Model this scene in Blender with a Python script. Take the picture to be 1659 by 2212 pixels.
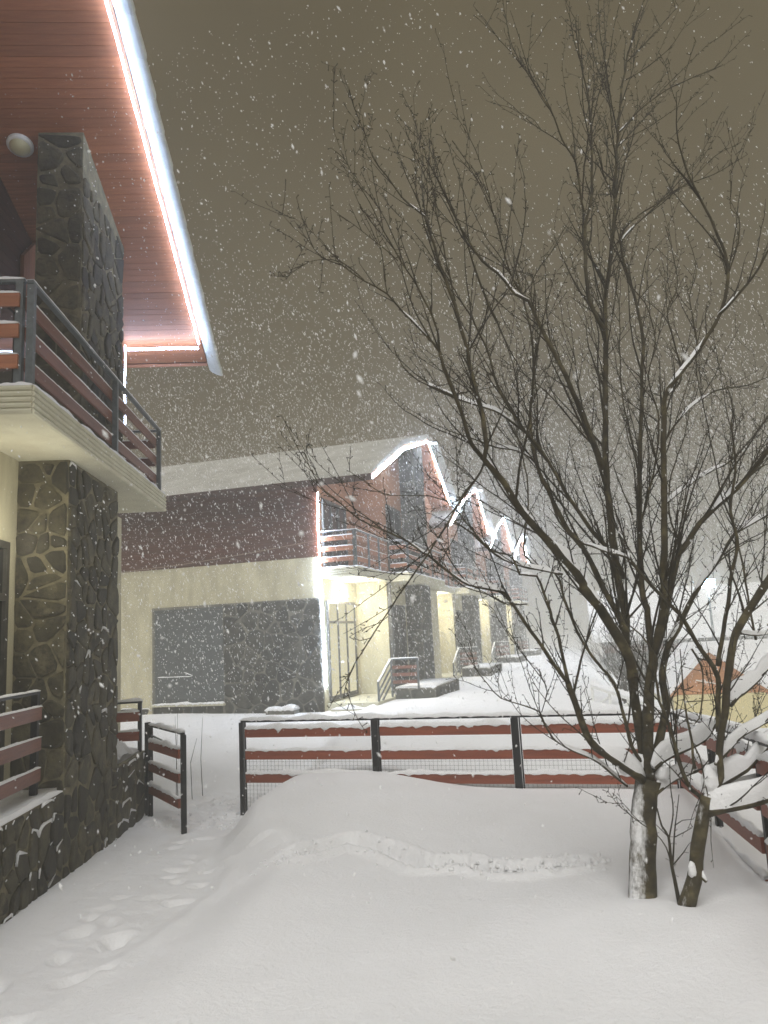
import bpy, bmesh, math, random
from mathutils import Vector, Matrix, noise

random.seed(7)
scene = bpy.context.scene
for o in list(bpy.data.objects):
    bpy.data.objects.remove(o)
COL = scene.collection
R = math.radians

# ------------------------------------------------------------------ camera
YAW, PITCH, ROLL, EYE = R(16.0), R(9.2), R(2.9), 2.2
right0 = Vector((math.cos(YAW), math.sin(YAW), 0))
ahead = Vector((-math.sin(YAW), math.cos(YAW), 0))
fwd = ahead * math.cos(PITCH) + Vector((0, 0, math.sin(PITCH)))
up0 = -ahead * math.sin(PITCH) + Vector((0, 0, math.cos(PITCH)))
cr = right0 * math.cos(ROLL) - up0 * math.sin(ROLL)
cu = right0 * math.sin(ROLL) + up0 * math.cos(ROLL)
cam = bpy.data.cameras.new('camera')
cam.sensor_fit = 'VERTICAL'
cam.sensor_height = 24.0
cam.lens = 24.0 * 1640.0 / 2212.0
cam.clip_start, cam.clip_end = 0.05, 2000.0
cam_ob = bpy.data.objects.new('camera', cam)
COL.objects.link(cam_ob)
m = Matrix((cr, cu, -fwd)).transposed().to_4x4()
m.translation = Vector((0, 0, EYE))
cam_ob.matrix_world = m
scene.camera = cam_ob
cam.dof.use_dof = True
cam.dof.focus_distance = 9.0
cam.dof.aperture_fstop = 2.2

# ------------------------------------------------------------------ world, sun, exposure
world = bpy.data.worlds.new('World')
scene.world = world
world.use_nodes = True
wn, wl = world.node_tree.nodes, world.node_tree.links
wn.clear()
w_out = wn.new('ShaderNodeOutputWorld')
w_bg = wn.new('ShaderNodeBackground')
# low cloud lit from below by the village: an even brown-grey glow
w_tc = wn.new('ShaderNodeTexCoord')
w_no = wn.new('ShaderNodeTexNoise')
w_no.inputs['Scale'].default_value = 2.6
w_no.inputs['Detail'].default_value = 4.0
w_ra = wn.new('ShaderNodeValToRGB')
w_ra.color_ramp.elements[0].position = 0.3
w_ra.color_ramp.elements[0].color = (0.088, 0.069, 0.034, 1)
w_ra.color_ramp.elements[1].position = 0.7
w_ra.color_ramp.elements[1].color = (0.128, 0.103, 0.056, 1)
wl.new(w_tc.outputs['Generated'], w_no.inputs['Vector'])
wl.new(w_no.outputs['Fac'], w_ra.inputs['Fac'])
wl.new(w_ra.outputs['Color'], w_bg.inputs['Color'])
w_bg.inputs['Strength'].default_value = 1.0
wl.new(w_bg.outputs[0], w_out.inputs['Surface'])

sun = bpy.data.lights.new('sun', 'SUN')
sun.energy = 2.95
sun.angle = R(50)
sun.color = (1.0, 0.995, 0.98)
sun_ob = bpy.data.objects.new('sun', sun)
COL.objects.link(sun_ob)
SUN_AZ, SUN_EL = R(-8), R(55)          # travels towards +Y, a little to the right, and down
sd = Vector((math.sin(SUN_AZ) * math.cos(SUN_EL), math.cos(SUN_AZ) * math.cos(SUN_EL), -math.sin(SUN_EL)))
sun_ob.rotation_euler = sd.to_track_quat('-Z', 'Y').to_euler()
sun_ob.location = (0, -10, 20)

vs = scene.view_settings
vs.view_transform = 'Standard'
vs.look = 'None'
vs.exposure = 0.0
vs.gamma = 1.0
vs.use_curve_mapping = False
cy = scene.cycles
cy.use_denoising = True
cy.max_bounces = 6
cy.diffuse_bounces = 3
cy.glossy_bounces = 2
cy.transmission_bounces = 3
cy.volume_bounces = 1
cy.transparent_max_bounces = 8
cy.sample_clamp_indirect = 4.0
cy.use_adaptive_sampling = True
cy.adaptive_threshold = 0.03

# ------------------------------------------------------------------ materials
def mat(name, rough=0.7, metallic=0.0):
    mm = bpy.data.materials.new(name)
    mm.use_nodes = True
    nt = mm.node_tree
    b = nt.nodes['Principled BSDF']
    b.inputs['Roughness'].default_value = rough
    b.inputs['Metallic'].default_value = metallic
    return mm, nt, b

def N(nt, kind, **kw):
    n = nt.nodes.new(kind)
    for k, v in kw.items():
        if k in n.inputs:
            n.inputs[k].default_value = v
        else:
            setattr(n, k, v)
    return n

def ramp(nt, fac, stops):
    r = nt.nodes.new('ShaderNodeValToRGB')
    el = r.color_ramp.elements
    while len(el) < len(stops):
        el.new(0.5)
    for e, (p, c) in zip(el, stops):
        e.position = p
        e.color = (*c, 1)
    nt.links.new(fac, r.inputs['Fac'])
    return r.outputs['Color']

def mottled(name, a, b_, scale=4.0, rough=0.75, bump=0.0, bscale=40.0, detail=5.0, stretch=None, rnd=0.0, metallic=0.0):
    """two colours mixed by noise, optional per-object value shift and fine bump"""
    mm, nt, b = mat(name, rough, metallic)
    tc = N(nt, 'ShaderNodeTexCoord')
    vec = tc.outputs['Object']
    if stretch:
        mp = N(nt, 'ShaderNodeMapping')
        mp.inputs['Scale'].default_value = stretch
        nt.links.new(vec, mp.inputs['Vector'])
        vec = mp.outputs['Vector']
    no = N(nt, 'ShaderNodeTexNoise', Scale=scale, Detail=detail, Roughness=0.6)
    nt.links.new(vec, no.inputs['Vector'])
    col = ramp(nt, no.outputs['Fac'], [(0.32, a), (0.68, b_)])
    if rnd:
        oi = N(nt, 'ShaderNodeObjectInfo')
        mr = N(nt, 'ShaderNodeMapRange')
        mr.inputs['To Min'].default_value = 1 - rnd
        mr.inputs['To Max'].default_value = 1 + rnd
        nt.links.new(oi.outputs['Random'], mr.inputs['Value'])
        hs = N(nt, 'ShaderNodeHueSaturation')
        nt.links.new(col, hs.inputs['Color'])
        nt.links.new(mr.outputs['Result'], hs.inputs['Value'])
        col = hs.outputs['Color']
    nt.links.new(col, b.inputs['Base Color'])
    if bump:
        n2 = N(nt, 'ShaderNodeTexNoise', Scale=bscale, Detail=4.0)
        nt.links.new(vec, n2.inputs['Vector'])
        bp = N(nt, 'ShaderNodeBump', Strength=bump, Distance=0.02)
        nt.links.new(n2.outputs['Fac'], bp.inputs['Height'])
        nt.links.new(bp.outputs['Normal'], b.inputs['Normal'])
    return mm

def wood(name, a, b_, axis, rnd=0.15, rough=0.55):
    st = [9, 9, 9]
    st[axis] = 0.7
    return mottled(name, a, b_, scale=3.0, rough=rough, bump=0.25, bscale=12, stretch=tuple(st), rnd=rnd)

def emitter(name, col, strength):
    mm = bpy.data.materials.new(name)
    mm.use_nodes = True
    nt = mm.node_tree
    nt.nodes.clear()
    e = nt.nodes.new('ShaderNodeEmission')
    e.inputs['Color'].default_value = (*col, 1)
    e.inputs['Strength'].default_value = strength
    o = nt.nodes.new('ShaderNodeOutputMaterial')
    nt.links.new(e.outputs[0], o.inputs['Surface'])
    return mm

M = {}
def snow_material():
    mm, nt, b = mat('snow', 0.85)
    b.inputs['Specular IOR Level'].default_value = 0.25
    b.inputs['Subsurface Weight'].default_value = 0.0
    tc = N(nt, 'ShaderNodeTexCoord')
    n0 = N(nt, 'ShaderNodeTexNoise', Scale=1.3, Detail=3.0)
    nt.links.new(tc.outputs['Object'], n0.inputs['Vector'])
    nt.links.new(ramp(nt, n0.outputs['Fac'], [(0.3, (0.80, 0.80, 0.80)), (0.7, (0.845, 0.845, 0.85))]), b.inputs['Base Color'])
    n1 = N(nt, 'ShaderNodeTexNoise', Scale=26.0, Detail=6.0, Roughness=0.65)
    nt.links.new(tc.outputs['Object'], n1.inputs['Vector'])
    n2 = N(nt, 'ShaderNodeTexNoise', Scale=240.0, Detail=2.0)
    nt.links.new(tc.outputs['Object'], n2.inputs['Vector'])
    ad = N(nt, 'ShaderNodeMath', operation='MULTIPLY_ADD')
    ad.inputs[1].default_value = 0.35
    nt.links.new(n2.outputs['Fac'], ad.inputs[0])
    nt.links.new(n1.outputs['Fac'], ad.inputs[2])
    bp = N(nt, 'ShaderNodeBump', Strength=0.6, Distance=0.025)
    nt.links.new(ad.outputs[0], bp.inputs['Height'])
    nt.links.new(bp.outputs['Normal'], b.inputs['Normal'])
    return mm
M['snow'] = snow_material()
M['plaster'] = mottled('cream_plaster', (0.42, 0.385, 0.26), (0.59, 0.55, 0.385), scale=2.2, stretch=(1.6, 1.6, 0.5), rough=0.9, bump=0.25, bscale=90)
M['slab'] = mottled('painted_concrete', (0.52, 0.49, 0.37), (0.62, 0.60, 0.46), scale=3, rough=0.85, bump=0.2, bscale=60)
M['mortar'] = mottled('mortar', (0.080, 0.070, 0.038), (0.215, 0.188, 0.112), scale=7, rough=0.95, bump=0.5, bscale=50)
def stone_material(name, dark, mid, dust, amount):
    """dark field stone, each a little different, with pale mortar smeared over part of it"""
    mm, nt, b = mat(name, 0.88)
    tc = N(nt, 'ShaderNodeTexCoord')
    ge = N(nt, 'ShaderNodeNewGeometry')
    n0 = N(nt, 'ShaderNodeTexNoise', Scale=6.0, Detail=7.0, Roughness=0.65)
    nt.links.new(ge.outputs['Position'], n0.inputs['Vector'])
    c0 = ramp(nt, n0.outputs['Fac'], [(0.30, dark), (0.70, mid)])
    oi = N(nt, 'ShaderNodeObjectInfo')
    mr = N(nt, 'ShaderNodeMapRange')
    mr.inputs['To Min'].default_value = 0.45
    mr.inputs['To Max'].default_value = 1.6
    nt.links.new(oi.outputs['Random'], mr.inputs['Value'])
    hs = N(nt, 'ShaderNodeHueSaturation')
    nt.links.new(c0, hs.inputs['Color'])
    nt.links.new(mr.outputs['Result'], hs.inputs['Value'])
    n1 = N(nt, 'ShaderNodeTexNoise', Scale=2.7, Detail=8.0, Roughness=0.72)
    nt.links.new(ge.outputs['Position'], n1.inputs['Vector'])
    m2 = N(nt, 'ShaderNodeMapRange')
    m2.inputs['From Min'].default_value = amount
    m2.inputs['From Max'].default_value = amount + 0.14
    m2.inputs['To Max'].default_value = 0.75
    nt.links.new(n1.outputs['Fac'], m2.inputs['Value'])
    mx = N(nt, 'ShaderNodeMix', data_type='RGBA')
    nt.links.new(m2.outputs['Result'], mx.inputs['Factor'])
    nt.links.new(hs.outputs['Color'], mx.inputs['A'])
    mx.inputs['B'].default_value = (*dust, 1)
    nt.links.new(mx.outputs['Result'], b.inputs['Base Color'])
    n2 = N(nt, 'ShaderNodeTexNoise', Scale=24.0, Detail=7.0, Roughness=0.7)
    nt.links.new(ge.outputs['Position'], n2.inputs['Vector'])
    bp = N(nt, 'ShaderNodeBump', Strength=0.75, Distance=0.03)
    nt.links.new(n2.outputs['Fac'], bp.inputs['Height'])
    nt.links.new(bp.outputs['Normal'], b.inputs['Normal'])
    return mm
M['stone'] = stone_material('facing_stone', (0.016, 0.013, 0.007), (0.085, 0.074, 0.039), (0.18, 0.155, 0.09), 0.54)
M['mortar_far'] = mottled('mortar_far', (0.11, 0.105, 0.084), (0.23, 0.22, 0.18), scale=3, rough=0.95, bump=0.4, bscale=30)
M['stone_far'] = stone_material('facing_stone_far', (0.010, 0.010, 0.008), (0.075, 0.073, 0.060), (0.19, 0.185, 0.155), 0.58)
M['soffit'] = wood('soffit_boards', (0.25, 0.085, 0.036), (0.37, 0.14, 0.062), 0, rnd=0.14)
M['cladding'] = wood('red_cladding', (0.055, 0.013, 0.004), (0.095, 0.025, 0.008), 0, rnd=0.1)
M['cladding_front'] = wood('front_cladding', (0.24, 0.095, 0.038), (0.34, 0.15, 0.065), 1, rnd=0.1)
M['board'] = wood('fence_board', (0.17, 0.034, 0.012), (0.26, 0.060, 0.022), 0, rnd=0.12)
M['board_dark'] = wood('rail_board', (0.13, 0.045, 0.028), (0.20, 0.072, 0.042), 1, rnd=0.1)
M['trim'] = wood('brown_trim', (0.20, 0.075, 0.035), (0.30, 0.12, 0.055), 2)
M['black_steel'] = mottled('black_steel', (0.007, 0.007, 0.009), (0.018, 0.018, 0.021), scale=30, rough=0.45)
M['black_steel'].node_tree.nodes['Principled BSDF'].inputs['Specular IOR Level'].default_value = 0.15
M['grey_steel'] = mottled('grey_steel', (0.075, 0.085, 0.09), (0.12, 0.135, 0.14), scale=20, rough=0.4, metallic=0.2)
M['tile'] = mottled('pale_tile', (0.50, 0.53, 0.51), (0.66, 0.69, 0.66), scale=5, rough=0.6, bump=0.1, rnd=0.06)
M['roof_red'] = mottled('dark_red_tile', (0.025, 0.011, 0.008), (0.05, 0.02, 0.014), scale=6, rough=0.8, rnd=0.2)
M['shutter'] = mottled('grey_shutter', (0.075, 0.082, 0.082), (0.11, 0.118, 0.115), scale=9, rough=0.8, bump=0.15, bscale=70)
M['frame'] = mottled('dark_frame', (0.03, 0.028, 0.022), (0.06, 0.055, 0.045), scale=12, rough=0.5)
M['dark_cladding'] = wood('dark_cladding', (0.055, 0.015, 0.009), (0.10, 0.030, 0.017), 1, rnd=0.1)
M['roof_dim_snow'] = mottled('roof_snow_painted_dim', (0.30, 0.29, 0.255), (0.46, 0.45, 0.41), scale=1.6, rough=0.85, bump=0.2, bscale=14)  # roof snow painted grey, its colour standing in for the dimness above the lamps
M['white'] = mottled('white_paint', (0.72, 0.72, 0.68), (0.82, 0.82, 0.78), scale=8, rough=0.5)
M['lens'] = mottled('lamp_lens', (0.55, 0.52, 0.32), (0.62, 0.58, 0.36), scale=10, rough=0.3)
M['wire'] = mottled('wire', (0.12, 0.12, 0.11), (0.2, 0.2, 0.18), scale=20, rough=0.5, metallic=0.5)
M['cable'] = mottled('cable', (0.25, 0.2, 0.15), (0.35, 0.3, 0.22), scale=20, rough=0.6)
gm, gnt, gb = mat('dark_glass', 0.06)
gb.inputs['Base Color'].default_value = (0.012, 0.012, 0.012, 1)
M['glass'] = gm
M['led'] = emitter('led_light', (0.54, 0.68, 1.0), 62.0)
M['led_row'] = emitter('led_light_row', (0.66, 0.78, 1.0), 200.0)
M['lamp_on'] = emitter('lamp_light', (1.0, 0.93, 0.66), 9.0)
M['lit_pane'] = emitter('lit_pane', (1.0, 0.92, 0.60), 0.75)
M['cabin_wood'] = wood('cabin_wood', (0.42, 0.17, 0.055), (0.56, 0.25, 0.09), 0, rnd=0.1)
M['lit_wall'] = emitter('painted_wall_glow', (1.0, 0.86, 0.45), 0.6)  # emission in place of lamp light falling on the cabin wall
M['flood'] = emitter('flood_light', (0.40, 0.68, 1.0), 90.0)

def bark_material(name, plaster):
    mm, nt, b = mat(name, 0.9)
    tc = N(nt, 'ShaderNodeTexCoord')
    n0 = N(nt, 'ShaderNodeTexNoise', Scale=9.0, Detail=6.0)
    nt.links.new(tc.outputs['Object'], n0.inputs['Vector'])
    col = ramp(nt, n0.outputs['Fac'], [(0.3, (0.016, 0.012, 0.005)), (0.55, (0.050, 0.039, 0.016)), (0.78, (0.14, 0.115, 0.055))])
    mp = N(nt, 'ShaderNodeMapping')
    mp.inputs['Scale'].default_value = (6, 6, 42)
    nt.links.new(tc.outputs['Object'], mp.inputs['Vector'])
    n1 = N(nt, 'ShaderNodeTexNoise', Scale=1.6, Detail=5.0)
    nt.links.new(mp.outputs['Vector'], n1.inputs['Vector'])
    if plaster:
        # wind-blown snow stuck to the weather side of the trunk
        ge = N(nt, 'ShaderNodeNewGeometry')
        dt = N(nt, 'ShaderNodeVectorMath', operation='DOT_PRODUCT')
        dt.inputs[1].default_value = (-0.62, -0.78, 0.05)
        nt.links.new(ge.outputs['Normal'], dt.inputs[0])
        n3 = N(nt, 'ShaderNodeTexNoise', Scale=11.0, Detail=9.0, Roughness=0.78)
        mp3 = N(nt, 'ShaderNodeMapping')
        mp3.inputs['Scale'].default_value = (1.0, 1.0, 0.45)
        nt.links.new(tc.outputs['Object'], mp3.inputs['Vector'])
        nt.links.new(mp3.outputs['Vector'], n3.inputs['Vector'])
        sm = N(nt, 'ShaderNodeMath', operation='MULTIPLY_ADD')
        sm.inputs[1].default_value = 2.0
        nt.links.new(n3.outputs['Fac'], sm.inputs[0])
        nt.links.new(dt.outputs['Value'], sm.inputs[2])
        fac = ramp(nt, sm.outputs[0], [(0.0, (0, 0, 0)), (1.0, (1, 1, 1))])
        mr = N(nt, 'ShaderNodeMapRange')
        mr.inputs['From Min'].default_value = plaster
        mr.inputs['From Max'].default_value = plaster + 0.42
        nt.links.new(sm.outputs[0], mr.inputs['Value'])
        mx = N(nt, 'ShaderNodeMix', data_type='RGBA')
        nt.links.new(mr.outputs['Result'], mx.inputs['Factor'])
        nt.links.new(col, mx.inputs['A'])
        mx.inputs['B'].default_value = (0.8, 0.8, 0.8, 1)
        col = mx.outputs['Result']
    nt.links.new(col, b.inputs['Base Color'])
    bp = N(nt, 'ShaderNodeBump', Strength=0.7, Distance=0.012)
    nt.links.new(n1.outputs['Fac'], bp.inputs['Height'])
    nt.links.new(bp.outputs['Normal'], b.inputs['Normal'])
    return mm
M['trunk_bark'] = bark_material('trunk_bark', 1.66)
M['leaning_bark'] = bark_material('leaning_trunk_bark', 2.02)
M['bark'] = bark_material('limb_bark', 0)
M['twig'] = mottled('twig_bark', (0.011, 0.008, 0.003), (0.034, 0.026, 0.010), scale=14, rough=0.85)

# ------------------------------------------------------------------ mesh helpers
class MB:
    def __init__(self):
        self.v, self.f = [], []
    def add(self, vs, fs):
        k = len(self.v)
        self.v += [tuple(p) for p in vs]
        self.f += [tuple(i + k for i in q) for q in fs]
        return self
    def box(self, a, b):
        x0, y0, z0 = a
        x1, y1, z1 = b
        return self.add([(x0, y0, z0), (x1, y0, z0), (x1, y1, z0), (x0, y1, z0), (x0, y0, z1), (x1, y0, z1), (x1, y1, z1), (x0, y1, z1)],
                        [(0, 3, 2, 1), (4, 5, 6, 7), (0, 1, 5, 4), (1, 2, 6, 5), (2, 3, 7, 6), (3, 0, 4, 7)])
    def bar(self, p, q, w, h, up=(0, 0, 1)):
        """a straight bar of section w x h (h along up) between two points"""
        p, q, up = Vector(p), Vector(q), Vector(up)
        d = (q - p).normalized()
        s = d.cross(up).normalized() * (w / 2)
        u = s.cross(d).normalized() * (h / 2)
        c = [-s - u, s - u, s + u, -s + u]
        return self.add([p + k for k in c] + [q + k for k in c],
                        [(0, 1, 2, 3), (7, 6, 5, 4), (0, 4, 5, 1), (1, 5, 6, 2), (2, 6, 7, 3), (3, 7, 4, 0)])
    def tube(self, pts, rads, sides=6, cap=True):
        pts = [Vector(p) for p in pts]
        n = len(pts)
        k0 = len(self.v)
        ref = None
        for i in range(n):
            t = (pts[min(i + 1, n - 1)] - pts[max(i - 1, 0)])
            t = t.normalized() if t.length > 1e-9 else Vector((0, 0, 1))
            if ref is None:
                ref = t.orthogonal().normalized()
            ref = (ref - t * ref.dot(t))
            ref = ref.normalized() if ref.length > 1e-6 else t.orthogonal().normalized()
            bi = t.cross(ref)
            for j in range(sides):
                a = 2 * math.pi * j / sides
                self.v.append(tuple(pts[i] + (ref * math.cos(a) + bi * math.sin(a)) * rads[i]))
        for i in range(n - 1):
            for j in range(sides):
                j2 = (j + 1) % sides
                self.f.append((k0 + i * sides + j, k0 + i * sides + j2, k0 + (i + 1) * sides + j2, k0 + (i + 1) * sides + j))
        if cap:
            self.f.append(tuple(k0 + j for j in reversed(range(sides))))
            self.f.append(tuple(k0 + (n - 1) * sides + j for j in range(sides)))
        return self
    def mesh(self, name, smooth=False):
        me = bpy.data.meshes.new(name)
        me.from_pydata(self.v, [], self.f)
        me.update()
        if smooth:
            me.polygons.foreach_set('use_smooth', [True] * len(me.polygons))
        return me
    def build(self, name, material, parent=None, smooth=False, loc=None):
        return obj(name, self.mesh(name, smooth), material, parent, loc)

def obj(name, me, material=None, parent=None, loc=None):
    if material is not None and not me.materials:
        me.materials.append(M[material] if isinstance(material, str) else material)
    o = bpy.data.objects.new(name, me)
    COL.objects.link(o)
    if name == 'snow':
        o['kind'] = 'stuff'
    if parent is not None:
        o.parent = parent
    if loc is not None:
        o.location = loc
    return o

def box(name, a, b, material, parent=None):
    return MB().box(a, b).build(name, material, parent)

def thing(name, label, cat, loc=(0, 0, 0), rz=0.0, group=None):
    o = bpy.data.objects.new(name, None)
    o.empty_display_size = 0.2
    COL.objects.link(o)
    o.location = loc
    o.rotation_euler = (0, 0, rz)
    return tag(o, label, cat, group)

def tag(o, label=None, cat=None, group=None, kind=None):
    for k, v in (('label', label), ('category', cat), ('group', group), ('kind', kind)):
        if v:
            o[k] = v
    return o

def copy_tree(o, parent=None):
    c = o.copy()
    COL.objects.link(c)
    if parent is not None:
        c.parent = parent
    for ch in list(o.children):
        copy_tree(ch, c)
    return c

def lerp(a, b, t):
    return a + (b - a) * t

def sstep(a, b, x):
    t = min(1.0, max(0.0, (x - a) / (b - a)))
    return t * t * (3 - 2 * t)

def snow_cap(mb, p, q, w, hgt, up=(0, 0, 1), drape=0.0, side=1, seed=0, step=0.03, gaps=0.0):
    """lumpy snow lying on a bar from p to q, with an uneven lip hanging over its front"""
    p, q = Vector(p), Vector(q)
    d = (q - p)
    L = d.length
    d.normalize()
    s = d.cross(Vector(up)).normalized()
    u = s.cross(d).normalized()
    n = max(3, int(L / step))
    rows = []
    for i in range(n + 1):
        t = i / n
        e = min(1, min(t, 1 - t) * L / 0.05)
        a = noise.noise((t * L * 3.1 + seed * 7.3, seed * 1.7, 0))
        b = noise.noise((t * L * 17.0 + seed * 3.1, seed * 2.2, 4))
        c = noise.noise((t * L * 9.0 + seed * 5.7, seed, 9))
        hh = max(0.003, hgt * (0.70 + 0.75 * a + 0.22 * b)) * (0.35 + 0.65 * e)
        if gaps and c < -1 + 2 * gaps - 0.75:
            hh *= 0.25
        g_ = noise.noise((t * L * 5.2 + seed * 2.9, seed * 3.3, 2))
        hang = drape * (max(0.0, 0.15 + 0.9 * c + 0.35 * b) + 2.6 * max(0.0, g_ - 0.22) * (0.7 + b)) * e
        o = p + d * (t * L)
        f = s * side
        hw = w / 2 + 0.006 + 0.004 * b
        rows.append([o - f * hw - u * 0.004, o - f * hw * 0.92 + u * hh * 0.75, o - f * hw * 0.35 + u * hh, o + f * hw * 0.4 + u * hh * 0.97,
                     o + f * hw * 0.95 + u * hh * 0.7, o + f * (hw + 0.006 * min(1, hang * 60)) - u * hang * 0.5, o + f * (hw + 0.002) - u * (hang + 0.004)])
    k = len(rows[0])
    vs = [v for r in rows for v in r]
    fs = []
    for i in range(n):
        for j in range(k - 1):
            fs.append((i * k + j, i * k + j + 1, (i + 1) * k + j + 1, (i + 1) * k + j))
        fs.append((i * k + k - 1, i * k, (i + 1) * k, (i + 1) * k + k - 1))
    fs.append(tuple(range(k)))
    fs.append(tuple(n * k + j for j in reversed(range(k))))
    mb.add(vs, fs)

# ------------------------------------------------------------------ stone facing
def clip(poly, nx, ny, c):
    out = []
    for i in range(len(poly)):
        a, b = poly[i], poly[(i + 1) % len(poly)]
        da, db = a[0] * nx + a[1] * ny - c, b[0] * nx + b[1] * ny - c
        if da <= 0:
            out.append(a)
        if (da < 0) != (db < 0) and abs(da - db) > 1e-12:
            t = da / (da - db)
            out.append((a[0] + (b[0] - a[0]) * t, a[1] + (b[1] - a[1]) * t))
    return out

def stone_cells(w, h, size, rng, gap, hole=None):
    """rounded crazy-paving outlines that fill a w x h rectangle"""
    nx, ny = max(1, round(w / size)), max(1, round(h / size))
    pts = []
    for i in range(nx):
        for j in range(ny):
            if rng.random() < 0.30:
                continue
            pts.append(((i + 0.5 + rng.uniform(-.42, .42)) * w / nx, (j + 0.5 + rng.uniform(-.42, .42)) * h / ny))
    cells = []
    for i, p in enumerate(pts):
        g = gap * rng.choice((0.3, 0.5, 0.8, 1.1, 2.2))
        poly = [(0, 0), (w, 0), (w, h), (0, h)]
        for j, q in enumerate(pts):
            if i == j:
                continue
            dx, dy = q[0] - p[0], q[1] - p[1]
            dd = math.hypot(dx, dy)
            if dd > size * 3.4:
                continue
            nx_, ny_ = dx / dd, dy / dd
            poly = clip(poly, nx_, ny_, (p[0] + q[0]) / 2 * nx_ + (p[1] + q[1]) / 2 * ny_ - g)
            if len(poly) < 3:
                break
        if len(poly) < 3:
            continue
        for a, b, c in ((-1, 0, -g * .6), (1, 0, w - g * .6), (0, -1, -g * .6), (0, 1, h - g * .6)):
            poly = clip(poly, a, b, c)
            if len(poly) < 3:
                break
        if len(poly) < 3:
            continue
        # round the corners
        rp = []
        for k in range(len(poly)):
            a, b = poly[k], poly[(k + 1) % len(poly)]
            jt = 0.035 * size
            rp += [(lerp(a[0], b[0], .17) + rng.uniform(-jt, jt), lerp(a[1], b[1], .17) + rng.uniform(-jt, jt)), (lerp(a[0], b[0], .83) + rng.uniform(-jt, jt), lerp(a[1], b[1], .83) + rng.uniform(-jt, jt))]
        ar = 0.5 * sum(rp[k][0] * rp[(k + 1) % len(rp)][1] - rp[(k + 1) % len(rp)][0] * rp[k][1] for k in range(len(rp)))
        if ar < size * size * 0.06:
            continue
        c = (sum(q[0] for q in rp) / len(rp), sum(q[1] for q in rp) / len(rp))
        if hole and hole[0] < c[0] < hole[2] and hole[1] < c[1] < hole[3]:
            continue
        cells.append((c, rp))
    return cells

def stones(parent, o, u, v, w, h, size, seed, material='stone', gap=0.014, joined=False, depth=0.022, hole=None, snowy=0.0):
    """stones set on the rectangle o + s*u + t*v; u x v points outwards"""
    rng = random.Random(seed)
    o, u, v = Vector(o), Vector(u).normalized(), Vector(v).normalized()
    nrm = u.cross(v)
    big = MB()
    snow = MB()
    for c, rp in stone_cells(w, h, size, rng, gap, hole):
        d = depth * rng.uniform(0.5, 1.5)
        tilt = (rng.uniform(-.06, .06), rng.uniform(-.06, .06))
        base = o + u * c[0] + v * c[1]
        vs, n = [], len(rp)
        for s, dd in ((1.0, -0.004), (0.97, d * 0.6), (0.80, d)):
            for x, y in rp:
                lx, ly = (x - c[0]) * s, (y - c[1]) * s
                k = dd + (lx * tilt[0] + ly * tilt[1]) * (1 if dd > 0 else 0)
                vs.append(u * lx + v * ly + nrm * k)
        fs = []
        for r_ in range(2):
            for i in range(n):
                j = (i + 1) % n
                fs.append((r_ * n + i, r_ * n + j, (r_ + 1) * n + j, (r_ + 1) * n + i))
        fs.append(tuple(2 * n + i for i in range(n)))
        if joined:
            big.add([p + base for p in vs], fs)
        else:
            mb = MB()
            mb.add(vs, fs)
            mb.build('stone', material, parent, loc=base)
        if snowy and rng.random() < snowy:
            top = [(x, y) for x, y in rp if y > c[1] + (max(q[1] for q in rp) - c[1]) * 0.35]
            top.sort()
            if len(top) >= 3:
                k = rng.randint(2, len(top))
                pts = [o + u * x + v * (y + 0.004) + nrm * (d * 0.8) for x, y in top[:k]]
                rr = [0.005] + [rng.uniform(.009, .019) for _ in pts[1:-1]] + [0.005]
                snow.tube(pts, rr, 5)
    if joined:
        ob = big.build('stone_facing', material, parent)
        ob['kind'] = 'stuff'
    if snow.v:
        snow.build('snow', 'snow', parent, smooth=True)

# ------------------------------------------------------------------ railing: posts, three boards, a hand rail, snow on top
def railing(parent, p, q, h, posts, steel='black_steel', board='board', seed=0, snow=0.018, boards=3, post_w=0.05, bh=0.125, side=1, gap_top=0.13, name='railing', drop=0.0, drape=0.0, hand=True):
    p, q = Vector(p), Vector(q)
    up = Vector((0, 0, 1))
    d = (q - p)
    L = d.length
    dn = d.normalized()
    rail = MB().bar(p + up * h, q + up * h, 0.055, 0.03)
    part = rail.build(name, steel, parent)
    sm = MB()
    if snow:
        snow_cap(sm, p + up * (h + 0.015), q + up * (h + 0.015), 0.05, snow, seed=seed, drape=drape * .5, side=side)
    for t in posts:
        o = p + d * t
        MB().bar(o - up * drop, o + up * (h - 0.0155), post_w, post_w, up=dn).build('post', steel, part)
    f = dn.cross(up).normalized() * side * (post_w / 2 + 0.014)
    step = (h - gap_top) / boards
    for k in range(boards):
        z = h - gap_top - bh / 2 - k * step
        a, b = p + up * z + f + dn * 0.03, q + up * z + f - dn * 0.03
        MB().bar(a, b, 0.026, bh).build('board', board, part)
        if snow:
            snow_cap(sm, a + up * (bh / 2), b + up * (bh / 2), 0.024, snow * 1.1, seed=seed * 3 + k + 1, drape=drape, side=side)
    if sm.v:
        sm.build('snow', 'snow', part, smooth=True)
    return part

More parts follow.
